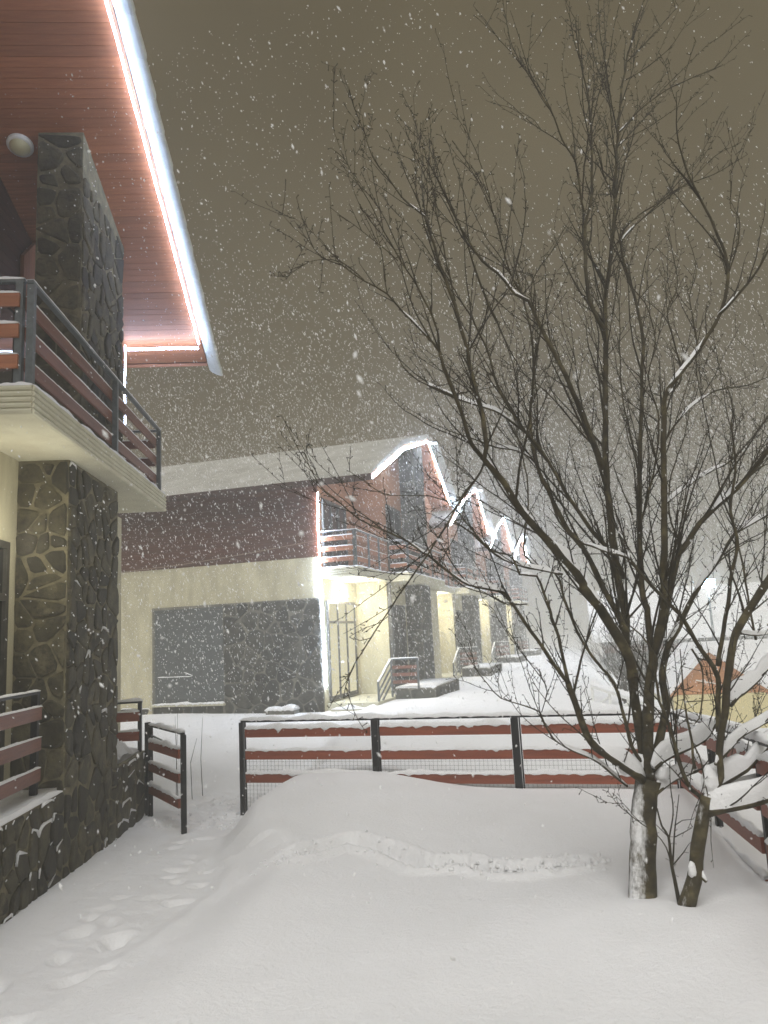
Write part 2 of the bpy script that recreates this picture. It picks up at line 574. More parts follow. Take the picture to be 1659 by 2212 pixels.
# ------------------------------------------------------------------ snow-covered ground
TRENCH = [(-3.16, 6.48), (-2.91, 6.71), (-2.76, 7.03), (-2.59, 7.28), (-2.19, 7.08), (-1.69, 6.66), (-1.4, 6.78), (-0.97, 6.55), (-0.61, 6.67), (-0.44, 6.8)]
XE = [(0, -2.6), (2, -2.85), (4, -2.98), (5.2, -3.06), (6.3, -3.22), (7.0, -3.5), (7.7, -4.05), (8.5, -4.4), (9.7, -4.45), (12, -4.7), (14, -5.4), (17, -6.2)]
PH = [(0, 0.16), (4, 0.12), (5.5, 0.08), (7, 0.0), (8.2, -0.06), (9.5, -0.10), (12, -0.08), (15, 0.05), (18, 0.22)]
def pl(tab, x):
    if x <= tab[0][0]:
        return tab[0][1]
    for (a, va), (b, vb) in zip(tab, tab[1:]):
        if x <= b:
            return lerp(va, vb, (x - a) / (b - a))
    return tab[-1][1]

def seg_dist(x, y, pts):
    best = 9.0
    for (ax, ay), (bx, by) in zip(pts, pts[1:]):
        dx, dy = bx - ax, by - ay
        t = max(0, min(1, ((x - ax) * dx + (y - ay) * dy) / (dx * dx + dy * dy)))
        d = math.hypot(x - ax - dx * t, y - ay - dy * t)
        if d < best:
            best = d
    return best

_rng = random.Random(3)
PRINTS = []
for k in range(34):
    t = k / 33
    cx = pl([(0, -3.45), (.25, -3.75), (.5, -4.0), (.72, -4.45), (.88, -5.15), (1, -5.75)], t)
    cy_ = pl([(0, 3.4), (.25, 4.7), (.5, 6.0), (.72, 7.35), (.88, 8.9), (1, 10.4)], t)
    PRINTS.append((cx + _rng.uniform(-.36, .36), cy_ + _rng.uniform(-.15, .15), _rng.uniform(.022, .055), _rng.uniform(.06, .11), _rng.uniform(-.2, 2.4)))

def ground(x, y, fine=True):
    xe = pl(XE, y)
    path = pl(PH, y)
    wdt = 0.55 if y > 7.3 else 0.95
    drift = 0.24 + 0.20 * math.exp(-((x + 3.3) / 1.0) ** 2 - ((y - 9.5) / 1.5) ** 2) + 0.05 * sstep(6, 9.5, y) + 0.07 * math.exp(-((x + 4.7) / 1.1) ** 2 - ((y - 12.8) / 1.3) ** 2)
    drift += 0.045 * noise.noise((x * 0.55, y * 0.5, 3.0))
    s = sstep(-0.5, 0.5, (x - xe) / wdt)
    h = lerp(path, drift, s)
    # a wind lip along the edge of the drift
    h += 0.035 * math.exp(-((x - xe + 0.62 - 0.06 * y) / 0.10) ** 2) * sstep(3, 5, y) * (1 - sstep(7, 8, y))
    h += 0.10 * math.exp(-((x - .35) / 1.1) ** 2 - ((y - 5.8) / 1.5) ** 2)
    h += 0.055 * math.exp(-((x - xe - 0.42) / 0.26) ** 2) * sstep(3, 6, y) * (1 - sstep(10, 11, y))
    # land beyond the fence: level by the row, falling away to the right
    far = sstep(13, 38, y) * sstep(-3.0, 3.5, x)
    h -= 2.7 * far
    h -= 0.35 * sstep(1.2, 3.5, x) * (1 - far)
    if y > 15:
        h = lerp(h, h + 0.10 - 0.0 + 0.12 * noise.noise((x * 0.3, y * 0.22, 8)), sstep(15, 19, y))
    # scoops round the two trunks
    h -= 0.075 * math.exp(-(((x - 0.0) / 0.30) ** 2 + ((y - 6.12) / 0.26) ** 2))
    h -= 0.04 * math.exp(-(((x - 0.36) / 0.22) ** 2 + ((y - 5.85) / 0.2) ** 2))
    # bank against the right-hand fence
    h += 0.03 * math.exp(-((x - lerp(1.02, 0.62, (y - 5.4) / 4.3)) / 0.3) ** 2) * sstep(4, 6, y) * (1 - sstep(9, 10, y))
    if fine:
        d = seg_dist(x, y, TRENCH)
        ends = (.25 + .75 * sstep(-3.1, -2.5, x)) * min(sstep(0.0, .5, math.hypot(x + 3.16, y - 6.48)), sstep(0.0, .35, math.hypot(x + .44, y - 6.8)))
        if d < 0.5:
            lump = noise.noise((x * 11, y * 11, 1)) + 0.7 * noise.noise((x * 22, y * 22, 5))
            amt = 1 - sstep(0.08, 0.32, d)
            h += -0.13 * ends * (1 - sstep(0.03, 0.15, d)) + 0.045 * ends * math.exp(-((d - 0.18) / 0.06) ** 2) + lerp(0.014, 0.045, sstep(-2.6, -1.2, x)) * lump * amt * (.35 + .65 * ends)
        u = x - xe
        if -2.4 < u < 0.3 and 2.5 < y < 11.5:
            amt = sstep(-2.1, -1.5, u) * (1 - sstep(-0.65, -0.15, u))
            h += 0.012 * noise.noise((x * 3.6, y * 3.6, 2)) * amt + 0.009 * noise.noise((x * 13, y * 13, 6)) * amt
            if y > 8.6:
                h += 0.05 * amt * sstep(8.6, 9.2, y) * (1 - sstep(10.8, 11.4, y)) * (noise.noise((x * 7, y * 7, 2)) + 0.6 * noise.noise((x * 15, y * 15, 7)))
            for px, py, dp, rr, an in PRINTS:
                ex, ey = x - px, y - py
                if abs(ex) < .4 and abs(ey) < .4:
                    ca, sa = math.cos(an), math.sin(an)
                    q = ((ex * ca + ey * sa) / (rr * 1.15)) ** 2 + ((-ex * sa + ey * ca) / (rr * 0.75)) ** 2
                    if q < 6:
                        h += -dp * math.exp(-q * q * 0.8) + dp * 0.16 * math.exp(-((math.sqrt(q) - 1.55) / 0.4) ** 2)
        h += 0.006 * noise.noise((x * 3.1, y * 3.1, 0)) + 0.0022 * noise.noise((x * 10, y * 10, 3)) + 0.0014 * noise.noise((x * 23, y * 23, 5))
    return h

def axis(lo, a, b, hi, fine, grow):
    c, s = [], fine
    n = int(round((b - a) / fine))
    mid = [a + (b - a) * i / n for i in range(n + 1)]
    x = a
    while x > lo:
        s *= grow
        x -= s
        c.append(x)
    out = c[::-1] + mid
    s, x = fine, b
    while x < hi:
        s *= grow
        x += s
        out.append(x)
    return out
xs = axis(-260, -6.6, 1.9, 260, 0.032, 1.09)
ys = axis(-60, 3.2, 11.2, 420, 0.032, 1.075)
verts = []
for yy in ys:
    for xx in xs:
        near = -7 < xx < 2.2 and 2.5 < yy < 12
        verts.append((xx, yy, ground(xx, yy, near)))
nx = len(xs)
faces = [(j * nx + i, j * nx + i + 1, (j + 1) * nx + i + 1, (j + 1) * nx + i) for j in range(len(ys) - 1) for i in range(nx - 1)]
gmb = MB()
gmb.v, gmb.f = verts, faces
g_ob = gmb.build('ground', 'snow', smooth=True)
tag(g_ob, 'deep white snow over the yard with a trodden path', None, None, 'structure')

# loose lumps of snow thrown up beside the trench and the path
lump = MB()
rng = random.Random(11)
def clod(mb, c, r):
    ph = [(0, 0, 1)] + [(math.cos(a) * .9, math.sin(a) * .9, .35) for a in (0.3, 1.5, 2.8, 4.1, 5.3)] + [(math.cos(a), math.sin(a), -.4) for a in (0.9, 2.1, 3.4, 4.7, 5.9)]
    vs = [Vector(c) + Vector(q) * r * rng.uniform(.75, 1.2) for q in ph]
    fs = [(0, 1 + i, 1 + (i + 1) % 5) for i in range(5)] + [(1 + i, 6 + i, 1 + (i + 1) % 5) for i in range(5)] + [(6 + i, 6 + (i + 1) % 5, 1 + (i + 1) % 5) for i in range(5)]
    mb.add(vs, fs)
for k in range(420):
    i = rng.randrange(len(TRENCH) - 1)
    t = rng.random()
    a, b = TRENCH[i], TRENCH[i + 1]
    x = lerp(a[0], b[0], t) + rng.gauss(0, .13)
    y = lerp(a[1], b[1], t) + rng.gauss(0, .12)
    r = rng.uniform(.005, .018) * (1.5 if x > -1.6 else .8)
    clod(lump, (x, y, ground(x, y) + r * .25), r)
for k in range(220):
    x = rng.uniform(-6.0, -4.7)
    y = rng.uniform(8.9, 10.9)
    r = rng.uniform(.008, .03)
    clod(lump, (x, y, ground(x, y) + r * .2), r)
lo = lump.build('snow_clumps', 'snow', smooth=True)
tag(lo, 'loose lumps of snow kicked up along the trench', 'snow', None, 'stuff')

# ------------------------------------------------------------------ shared building pieces
def prism_yz(name, poly, x0, x1, material, parent):
    """side outline in the y-z plane, extruded along x"""
    n = len(poly)
    vs = [(x0, y, z) for y, z in poly] + [(x1, y, z) for y, z in poly]
    fs = [tuple(range(n))[::-1], tuple(n + i for i in range(n))]
    fs += [(i, (i + 1) % n, n + (i + 1) % n, n + i) for i in range(n)]
    o = MB().add(vs, fs).build(name, material, parent)
    return o

def fluted_slab(parent, x0, x1, y0, y1, z0, z1, ridges=5, snow=True, sides=('near', 'right', 'far'), seed=0):
    """balcony slab whose edge is a stack of rounded horizontal ridges"""
    body = box('balcony_slab', (x0, y0, z0), (x1, y1, z1), 'slab', parent)
    st = (z1 - z0) / ridges
    for k in range(ridges):
        zc = z0 + st * (k + .5)
        r = st * 0.46
        prof = [(0.0, -r), (0.016, -r * .75), (0.024, 0), (0.016, r * .75), (0.0, r)]
        mb = MB()
        for sd_ in sides:
            if sd_ == 'right':
                a, b, n_ = (x1, y0 - .0, zc), (x1, y1, zc), (1, 0)
            elif sd_ == 'near':
                a, b, n_ = (x0, y0, zc), (x1, y0, zc), (0, -1)
            else:
                a, b, n_ = (x1, y1, zc), (x0, y1, zc), (0, 1)
            vs = []
            for e in (a, b):
                for o_, dz in prof:
                    vs.append((e[0] + n_[0] * o_, e[1] + n_[1] * o_, e[2] + dz))
            q = len(prof)
            mb.add(vs, [(i, q + i, q + i + 1, i + 1) for i in range(q - 1)] + [tuple(range(q)), tuple(q + i for i in reversed(range(q)))])
        mb.build('ridge', 'slab', body)
    if snow:
        sm = MB()
        snow_cap(sm, (x0, y0 + .05, z1), (x1, y0 + .05, z1), .10, .05, seed=seed, side=1)
        snow_cap(sm, (x1 - .05, y0, z1), (x1 - .05, y1, z1), .10, .05, seed=seed + 1, side=1)
        sm.box((x0, y0 + .08, z1 - .002), (x1 - .08, y1 - .02, z1 + .035))
        sm.build('snow', 'snow', body, smooth=True)
    return body

def rake_tiles(parent, y0, z0, y1, z1, x, length, width=0.23, material='tile'):
    """overlapping curved verge tiles going down a gable edge from (y0,z0) to (y1,z1)"""
    dy, dz = y1 - y0, z1 - z0
    L = math.hypot(dy, dz)
    n = max(1, int(round(L / length)))
    ty, tz = dy / L, dz / L
    up = (-tz, ty) if ty > 0 else (tz, -ty)
    prof = [(0.0, 0.03), (0.03, -0.005), (0.08, -0.04), (width * .6, -0.065), (width * .85, -0.088), (width, -0.095), (width + .012, -0.085), (width + .005, 0.0), (width - .03, 0.06), (0.0, 0.10)]
    mb = MB()
    l = L / n
    vs = []
    for e, g in ((-0.01, 1.0), (l * 1.06, 1.10)):
        for px, pz in prof:
            vs.append((px * g, ty * e + up[0] * pz * g, tz * e + up[1] * pz * g - (0.018 if e > 0 else 0)))
    q = len(prof)
    fs = [(i, (i + 1) % q, q + (i + 1) % q, q + i) for i in range(q)] + [tuple(range(q))[::-1], tuple(q + i for i in range(q))]
    me = MB().add(vs, fs).mesh('verge_tile')
    me.materials.append(M[material])
    for k in range(n):
        t = obj('verge_tile', me, None, parent, (x, y0 + ty * l * k, z0 + tz * l * k))
        t.rotation_euler = (random.uniform(-.008, .008), random.uniform(-.012, .012), random.uniform(-.008, .008))

def lamp_dome(parent, loc, axis_, r=0.12, on=False, name='lamp'):
    """round bulkhead lamp: a rim and a domed lens"""
    a = Vector(axis_).normalized()
    s = a.orthogonal().normalized()
    b = a.cross(s)
    c = Vector(loc)
    def ring(mb, prof, n=20):
        vs = []
        for rr, d in prof:
            for j in range(n):
                an = 2 * math.pi * j / n
                vs.append(c + a * d + (s * math.cos(an) + b * math.sin(an)) * rr)
        fs = []
        for i in range(len(prof) - 1):
            for j in range(n):
                fs.append((i * n + j, i * n + (j + 1) % n, (i + 1) * n + (j + 1) % n, (i + 1) * n + j))
        fs.append(tuple((len(prof) - 1) * n + j for j in range(n)))
        mb.add(vs, fs)
        return mb
    o = ring(MB(), [(r, 0), (r * 1.02, .03), (r * .97, .05), (r * .8, .052)]).build(name, 'white', parent, smooth=True)
    ring(MB(), [(r * .80, .045), (r * .74, .075), (r * .5, .105), (r * .2, .118)]).build('lens', 'lamp_on' if on else 'lens', o, smooth=True)
    return o

def glazing(parent, frame_name, plane_x, y0, y1, z0, z1, cols, transom, pane, mat_frame='frame', fw=0.07):
    """a framed glazed door or window on a wall facing +x: the frame is the part, every pane a sub-part"""
    mb = MB()
    x0, x1 = plane_x + .004, plane_x + .06
    mb.box((x0, y0, z0), (x1, y0 + fw, z1)).box((x0, y1 - fw, z0), (x1, y1, z1))
    mb.box((x0, y0 + fw, z1 - fw), (x1, y1 - fw, z1)).box((x0, y0 + fw, z0), (x1, y1 - fw, z0 + fw * 1.6))
    rows = [(z0 + fw * 1.6, transom - fw / 2), (transom + fw / 2, z1 - fw)] if transom else [(z0 + fw * 1.6, z1 - fw)]
    if transom:
        mb.box((x0, y0 + fw, transom - fw / 2), (x1, y1 - fw, transom + fw / 2))
    cw = (y1 - y0 - 2 * fw) / cols
    for za, zb in rows:
        for k in range(1, cols):
            yc = y0 + fw + cw * k
            mb.box((x0, yc - fw * .45, za), (x1 - .002, yc + fw * .45, zb))
    o = mb.build(frame_name, mat_frame, parent)
    for za, zb in rows:
        for k in range(cols):
            ya = y0 + fw + cw * k + (fw * .45 if k else 0)
            yb = y0 + fw + cw * (k + 1) - (fw * .45 if k < cols - 1 else 0)
            box('pane', (x0 + .001, ya, za), (x0 + .02, yb, zb), pane, o)
    return o

def led_strip(name, label, pts, place, rz, r=0.011, group=None, wob=0.006, seed=0, material='led'):
    """a string of LED tube fixed along a line, a little slack between its clips"""
    rng = random.Random(seed)
    out = []
    for a, b in zip(pts, pts[1:]):
        a, b = Vector(a), Vector(b)
        n = max(2, int((b - a).length / 0.25))
        for i in range(n):
            p = a.lerp(b, i / n)
            out.append(p + Vector((rng.uniform(-1, 1), rng.uniform(-1, 1), rng.uniform(-1.4, .6))) * wob)
    out.append(Vector(pts[-1]))
    o = MB().tube(out, [r] * len(out), 5).build(name, material, smooth=True)
    o.location = place
    o.rotation_euler = (0, 0, rz)
    return tag(o, label, 'light strip', group)

# ------------------------------------------------------------------ the near chalet on the left
H1_LOC, H1_RZ = (-5.34, 6.62, 0.0), R(20)
H1 = thing('chalet', 'nearest chalet at the left edge, with stone pier, terrace and deep red wooden eaves', 'house', H1_LOC, H1_RZ)
def sf(y):
    return 8.343 - 0.309 * y
GX, FX, UF = -0.52, -1.60, -1.20
box('wall', (-8, -1.4, -.6), (GX, 3.9, 4.2), 'plaster', H1)
box('wall', (-8, -6.0, -.6), (FX, -1.403, 4.2), 'plaster', H1)
prism_yz('upper_wall', [(-1.4, 4.44), (3.9, 4.44), (3.9, sf(3.9) + .01), (-1.4, sf(-1.4) + .01)], -8, UF, 'dark_cladding', H1)
prism_yz('upper_wall', [(-6, 4.44), (-1.403, 4.44), (-1.403, sf(-1.403) + .01), (-6, sf(-6) + .01)], -8, FX, 'dark_cladding', H1)
# cladding boards upstairs
for plane, ya, yb in ((UF, -1.39, 3.88), (FX, -5.9, -1.42)):
    for k in range(38):
        z = 4.48 + k * .14
        y1 = min(yb, (8.343 - z - .16) / .309)
        if y1 > ya + .2:
            box('cladding_board', (plane, ya, z), (plane + .016, y1, z + .132), 'dark_cladding', H1)
# stone pier, two storeys
pier = box('pier', (-.60, 0, -.6), (0, 1.82, 4.2), 'mortar', H1)
upper = prism_yz('pier', [(.30, 4.44), (1.98, 4.44), (1.98, sf(1.98) + .008), (.30, sf(.30) + .008)], -.52, 0, 'mortar', H1)
stones(pier, (-.52, 0, -.2), (1, 0, 0), (0, 0, 1), .52, 4.38, .19, 21, depth=.022, gap=.012)
stones(pier, (0, 0, -.3), (0, 1, 0), (0, 0, 1), 1.82, 4.48, .215, 22, depth=.02, gap=.014, snowy=.10)
stones(upper, (-.52, .30, 4.5), (1, 0, 0), (0, 0, 1), .52, 3.72, .215, 23, gap=.02)
stones(upper, (0, .30, 4.5), (0, 1, 0), (0, 0, 1), 1.68, 3.2, .215, 24, gap=.012)
# terrace with its stone retaining wall
terrace = box('terrace', (-1.58, -6.0, -.8), (-.003, -.003, .84), 'mortar', H1)
stones(terrace, (-.003, -5.95, -.3), (0, 1, 0), (0, 0, 1), 5.94, 1.13, .205, 25, snowy=.85)
terrace2 = box('terrace', (-1.58, 1.823, -.8), (-.003, 3.30, .76), 'mortar', H1)
stones(terrace2, (-.003, 1.83, -.4), (0, 1, 0), (0, 0, 1), 1.46, 1.15, .225, 26, snowy=.85)
tl = MB()
tl.box((-1.56, -5.9, .838), (-.06, -.01, .875))
snow_cap(tl, (-.09, -5.9, .84), (-.09, -.02, .84), .17, .035, seed=4)
tl.build('snow', 'snow', terrace, smooth=True)
tl = MB()
for i in range(9):
    y = 1.9 + i * .155
    snow_cap(tl, (-1.5, y, .75), (-.06, y, .75), .3, .24 + .14 * math.sin(i * .5 + .6), seed=40 + i, step=.08)
tl.build('snow', 'snow', terrace2, smooth=True)
railing(H1, (-.16, -6.0, .84), (-.16, -.30, .84), .98, [0.02, .36, .68, .992], steel='black_steel', board='board_dark', seed=31, side=1, snow=.016, post_w=.06)
railing(H1, (-1.5, 3.20, .78), (-.03, 3.20, .78), .66, [0.02, .98], steel='black_steel', board='board', seed=33, side=1, snow=.05, drop=.75, boards=2, bh=.13)
# door on the ground floor, window and post upstairs
glazing(H1, 'door', GX, -1.30, -.29, .88, 3.3, 1, 2.75, 'glass')
glazing(H1, 'window', UF + .016, -.9, 1.45, 4.6, 6.55, 4, 0, 'glass', mat_frame='board_dark')
prism_yz('corner_post', [(1.50, 4.5), (2.25, 4.5), (2.25, 8.1 - .35), (1.9, 7.75), (1.50, 7.35)], UF + .018, UF + .07, 'trim', H1)
lamp_dome(H1, (-.78, .44, sf(.44) - .005), (0, -.295, -.955), r=.15)
# balcony
fluted_slab(H1, -1.62, .25, -1.65, 3.43, 4.203, 4.46, ridges=5, seed=5)
box('balcony_slab', (-8, -1.40, 4.204), (-1.623, 3.0, 4.437), 'slab', H1)
railing(H1, (.19, -1.60, 4.46), (.19, 3.34, 4.46), .97, [.008, .53, .992], steel='grey_steel', board='board_dark', seed=36, side=-1, snow=.014, post_w=.06)
railing(H1, (-1.5, -1.60, 4.46), (.15, -1.60, 4.46), .97, [.02, .975], steel='grey_steel', board='soffit', seed=37, side=1, snow=.03, post_w=.062, drape=.01)
railing(H1, (.15, 3.34, 4.46), (-.50, 3.34, 4.46), .97, [.97], steel='grey_steel', board='board_dark', seed=38, side=1, snow=.012)
# roof: deck, one board after another under the eaves, verge tiles
RX = 0.73
roof = prism_yz('roof', [(-6, sf(-6) + .02), (4.54, sf(4.54) + .02), (4.54, sf(4.54) + .20), (-6, sf(-6) + .20)], -8, RX, 'roof_red', H1)
ang = math.atan(.309)
pk = MB().box((-3.3, 0, -.0), (RX - .003, .1165, .016)).mesh('soffit_board')
pk.materials.append(M['soffit'])
y = -5.98
while y < 4.48:
    b = obj('soffit_board', pk, None, roof, (random.uniform(-.002, .0), y, sf(y) + random.uniform(0, .003)))
    b.rotation_euler = (-ang, 0, 0)
    y += .1205 * math.cos(ang)
box('fascia', (-3.3, 4.545, sf(4.54) - .03), (RX, 4.575, sf(4.54) + .2), 'soffit', roof)
rs = MB()
rs.add([(-8, -6, sf(-6) + .204), (RX + .1, -6, sf(-6) + .204), (RX + .1, 4.6, sf(4.6) + .204), (-8, 4.6, sf(4.6) + .204),
        (-8, -6, sf(-6) + .42), (RX + .02, -6, sf(-6) + .42), (RX + .02, 4.5, sf(4.5) + .40), (-8, 4.5, sf(4.5) + .40)],
       [(0, 3, 2, 1), (4, 5, 6, 7), (0, 1, 5, 4), (1, 2, 6, 5), (2, 3, 7, 6), (3, 0, 4, 7)])
rs.build('snow', 'snow', roof)
rake_tiles(roof, -6.0, sf(-6), 4.70, sf(4.70), RX, .47, width=.20)
led_strip('led_light_strip', 'white LED strip running down the long sloping verge of the nearest chalet', [(RX - .03, -5.9, sf(-5.9) - .085), (RX - .03, 3.92, sf(3.92) - .085)], H1_LOC, H1_RZ, r=.012, group='LED strips', seed=1)
led_strip('led_light_strip', 'short white LED strip across the lit orange eave of the nearest chalet', [(RX - .05, 3.93, sf(3.93) - .14), (GX + .04, 3.93, sf(3.93) - .14)], H1_LOC, H1_RZ, r=.020, group='LED strips', seed=2)
led_strip('led_light_strip', 'upright white LED strip behind the stone pier of the nearest chalet', [(GX + .03, 3.95, sf(3.95) - .05), (GX + .03, 3.95, 5.6)], H1_LOC, H1_RZ, r=.011, group='LED strips', seed=3)
# assumed porch lamp, unseen, over the terrace door (same shape as the row's)
assumed_lamp = lamp_dome(H1, (GX, -.80, 3.52), (1, 0, 0), r=.13, on=True)
def porch_light(parent, loc, energy):
    li = bpy.data.lights.new('porch_lamp_light', 'POINT')
    li.energy = energy
    li.color = (1.0, 0.95, 0.80)
    li.shadow_soft_size = 0.10
    o = bpy.data.objects.new('porch_lamp_light', li)
    COL.objects.link(o)
    o.parent = parent
    o.location = loc
    return o
porch_light(H1, (GX + .45, -.80, 3.25), 20)  # light for the assumed terrace lamp, added to brighten wall and slab

# ------------------------------------------------------------------ the terraced row behind
UX, UY, PITCH_Y = -5.85, 24.2, 10.0
PROF = [(-5.85, 6.17), (-2.4, 7.70), (1.2, 8.74), (5.0, 6.93)]
def rp(y):
    return pl(PROF, y)
F1, F2 = -1.46, -.50
SB, ST = 3.78, 4.04

def build_unit(unit, fine):
    """one house of the row: two wall planes, pier, balcony in two steps, gable roof, stair rail"""
    box('wall', (-10, -5.2, -1.2), (F1, -2.2, SB), 'plaster', unit)
    box('wall', (-10, -2.197, -1.2), (F2, 4.797, SB), 'plaster', unit)
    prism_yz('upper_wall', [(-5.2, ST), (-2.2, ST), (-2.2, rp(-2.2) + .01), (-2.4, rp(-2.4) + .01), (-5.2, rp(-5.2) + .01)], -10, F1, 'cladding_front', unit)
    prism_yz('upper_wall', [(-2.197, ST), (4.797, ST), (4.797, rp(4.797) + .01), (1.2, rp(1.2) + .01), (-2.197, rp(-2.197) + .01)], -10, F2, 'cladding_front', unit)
    # cladding boards on the end wall that faces along the row
    for k in range(20):
        z = ST + .02 + k * .17
        if z + .16 < rp(-2.2):
            box('cladding_board', (F1 + .02, -2.222, z), (F2 - .0, -2.199, z + .155), 'cladding_front', unit)
    pier = box('pier', (-.56, 0, -.9), (0, 1.45, SB), 'mortar_far', unit)
    upper = prism_yz('pier', [(0.02, ST), (1.45, ST), (1.45, rp(1.45) + .008), (1.2, rp(1.2) + .008), (0.02, rp(.02) + .008)], -.56, 0, 'mortar_far', unit)
    for par, z0, hh, sd_ in ((pier, -.3, 4.06, 51), (upper, ST + .02, 4.3, 53)):
        stones(par, (-.56, 0 if par is pier else .02, z0), (1, 0, 0), (0, 0, 1), .56, hh, .31, sd_, 'stone_far', gap=.014, joined=not fine)
        stones(par, (0, 0 if par is pier else .02, z0), (0, 1, 0), (0, 0, 1), 1.43, hh, .31, sd_ + 1, 'stone_far', gap=.014, joined=not fine)
    # balconies
    fluted_slab(unit, -10.0 + 8.0, -.40, -5.19, -2.0, SB + .003, ST - .003, ridges=4, sides=('near', 'right'), seed=7)
    fluted_slab(unit, -1.4, .20, -1.997, 3.0, SB + .003, ST - .003, ridges=4, seed=9)
    railing(unit, (F1 + .02, -5.13, ST), (-.48, -5.13, ST), .98, [.97], steel='grey_steel', board='soffit', seed=61, side=1, snow=.03)
    railing(unit, (-.46, -5.13, ST), (-.46, -2.02, ST), .98, [.01, .38, .7], steel='grey_steel', board='soffit', seed=62, side=-1, snow=.025)
    railing(unit, (-.44, -1.93, ST), (.14, -1.93, ST), .98, [.97], steel='grey_steel', board='soffit', seed=63, side=1, snow=.03)
    railing(unit, (.15, -1.93, ST), (.15, 2.94, ST), .98, [.0, .35, .68, .995], steel='grey_steel', board='soffit', seed=64, side=-1, snow=.025)
    # doors and windows
    glazing(unit, 'door', F1, -4.85, -2.55, .55, 3.20, 3, 2.62, 'lit_pane')
    glazing(unit, 'window', F1, -4.95, -3.0, ST + .1, 6.0, 3, 0, 'glass')
    glazing(unit, 'door', F2, -1.95, -.35, .6, 3.1, 2, 2.6, 'glass')
    glazing(unit, 'window', F2, -1.9, -.3, ST + .1, 6.2, 2, 0, 'glass')
    box('drain_pipe', (F2 + .02, -2.16, .3), (F2 + .10, -2.07, SB), 'frame', unit)
    lamp_dome(unit, (F1, -3.65, 3.42), (1, 0, 0), r=.12, on=True)
    lamp_dome(unit, (-.85, -3.4, rp(-3.4) - .004), (0, .4, -.92), r=.15)
    porch_light(unit, (F1 + .55, -3.65, 3.2), 170)
    # landing, steps and stair rail
    plinth = box('plinth', (-.05, -3.4, -.4), (1.10, -.02, .72), 'mortar_far', unit)
    stones(plinth, (-.05, -3.4, -.2), (1, 0, 0), (0, 0, 1), 1.15, .90, .30, 71, 'stone_far', joined=not fine)
    stones(plinth, (1.10, -3.4, -.2), (0, 1, 0), (0, 0, 1), 3.3, .90, .32, 72, 'stone_far', joined=True)
    sm = MB()
    sm.box((-.04, -3.36, .718), (1.06, -.04, .76))
    snow_cap(sm, (-.05, -3.32, .72), (1.10, -3.32, .72), .14, .07, seed=73, drape=.03)
    sm.build('snow', 'snow', plinth, smooth=True)
    box('landing', (F1 + .003, -5.0, -.4), (-.053, -2.203, .50), 'slab', unit)
    for k in range(4):
        st_ = box('step', (F1 + .2, -5.0 - .28 * (k + 1), -.4), (-.06, -5.0 - .28 * k - .003, .50 - .13 * (k + 1)), 'slab', unit)
        sm = MB()
        snow_cap(sm, (F1 + .2, -5.14 - .28 * k, .498 - .13 * (k + 1)), (-.06, -5.14 - .28 * k, .498 - .13 * (k + 1)), .27, .09, seed=80 + k, step=.1)
        sm.build('snow', 'snow', st_, smooth=True)
    sr = MB().bar((-.12, -3.45, 1.52), (-.12, -4.75, .98), .05, .05).build('stair_railing', 'grey_steel', unit)
    for (ya, za), (yb, zb) in (((-3.45, 1.52), (-3.45, .3)), ((-4.75, .98), (-4.75, -.1))):
        MB().bar((-.12, ya, za), (-.12, yb, zb), .05, .05, up=(0, 1, 0)).build('post', 'grey_steel', sr)
    for k in range(3):
        d = .2 + .2 * k
        MB().bar((-.12, -3.47, 1.5 - d), (-.12, -4.73, .96 - d), .03, .06).build('bar', 'grey_steel', sr)
        MB().bar((-.09, -3.45, 1.5 - d), (.62, -3.45, 1.5 - d), .03, .09).build('bar', 'board_dark', sr)
    MB().bar((-.09, -3.45, 1.52), (.66, -3.45, 1.52), .05, .045).build('bar', 'grey_steel', sr)
    MB().bar((.64, -3.45, 1.5), (.64, -3.45, .7), .05, .05, up=(0, 1, 0)).build('post', 'grey_steel', sr)
    sm = MB()
    snow_cap(sm, (-.12, -3.45, 1.545), (.66, -3.45, 1.545), .05, .03, seed=90)
    snow_cap(sm, (-.12, -3.46, 1.545), (-.12, -4.75, 1.005), .05, .03, seed=91)
    sm.build('snow', 'snow', sr, smooth=True)
    # roof
    rx = .30
    under = [(y, z + .012) for y, z in PROF]
    top = [(y, z + .17) for y, z in PROF]
    roof = prism_yz('roof', under + top[::-1], -10.6, rx, 'soffit', unit)
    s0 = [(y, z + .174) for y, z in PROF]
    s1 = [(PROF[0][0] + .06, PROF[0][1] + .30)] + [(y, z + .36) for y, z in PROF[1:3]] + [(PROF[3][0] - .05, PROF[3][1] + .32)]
    prism_yz('roof_covering', s0 + s1[::-1], -10.7, rx + .02, 'roof_dim_snow', roof)
    box('eave_board', (-10.6, PROF[0][0] - .03, PROF[0][1] - .01), (rx, PROF[0][0] - .003, PROF[0][1] + .165), 'roof_red', roof)
    rake_tiles(roof, 1.2, rp(1.2), 5.0, rp(5.0), rx, .47, width=.33)
    ta = math.atan2(PROF[1][1] - PROF[0][1], PROF[1][0] - PROF[0][0])
    return roof

LABELS = ['second chalet, first house of the lit row, with dark stone side wall facing the fence',
          'house of the lit row next after the one with the stone side wall',
          'third house of the lit row, half faded in the blowing snow',
          'last house of the lit row, nearly lost in the snow haze']
units = []
for k in range(4):
    label = LABELS[k]
    if k in (0, 2):
        u = thing('row_house', label, 'house', (UX, UY + PITCH_Y * k, 0), 0, 'houses of the lit row')
        roof_k = build_unit(u, fine=(k == 0))
        if k == 0:
            proto, proto_roof = u, roof_k
            c = copy_tree(u)
            c.location = (UX, UY + PITCH_Y, 0)
            c['label'] = LABELS[1]
        else:
            c = copy_tree(u)
            c.location = (UX, UY + PITCH_Y * 3, 0)
            c['label'] = LABELS[3]

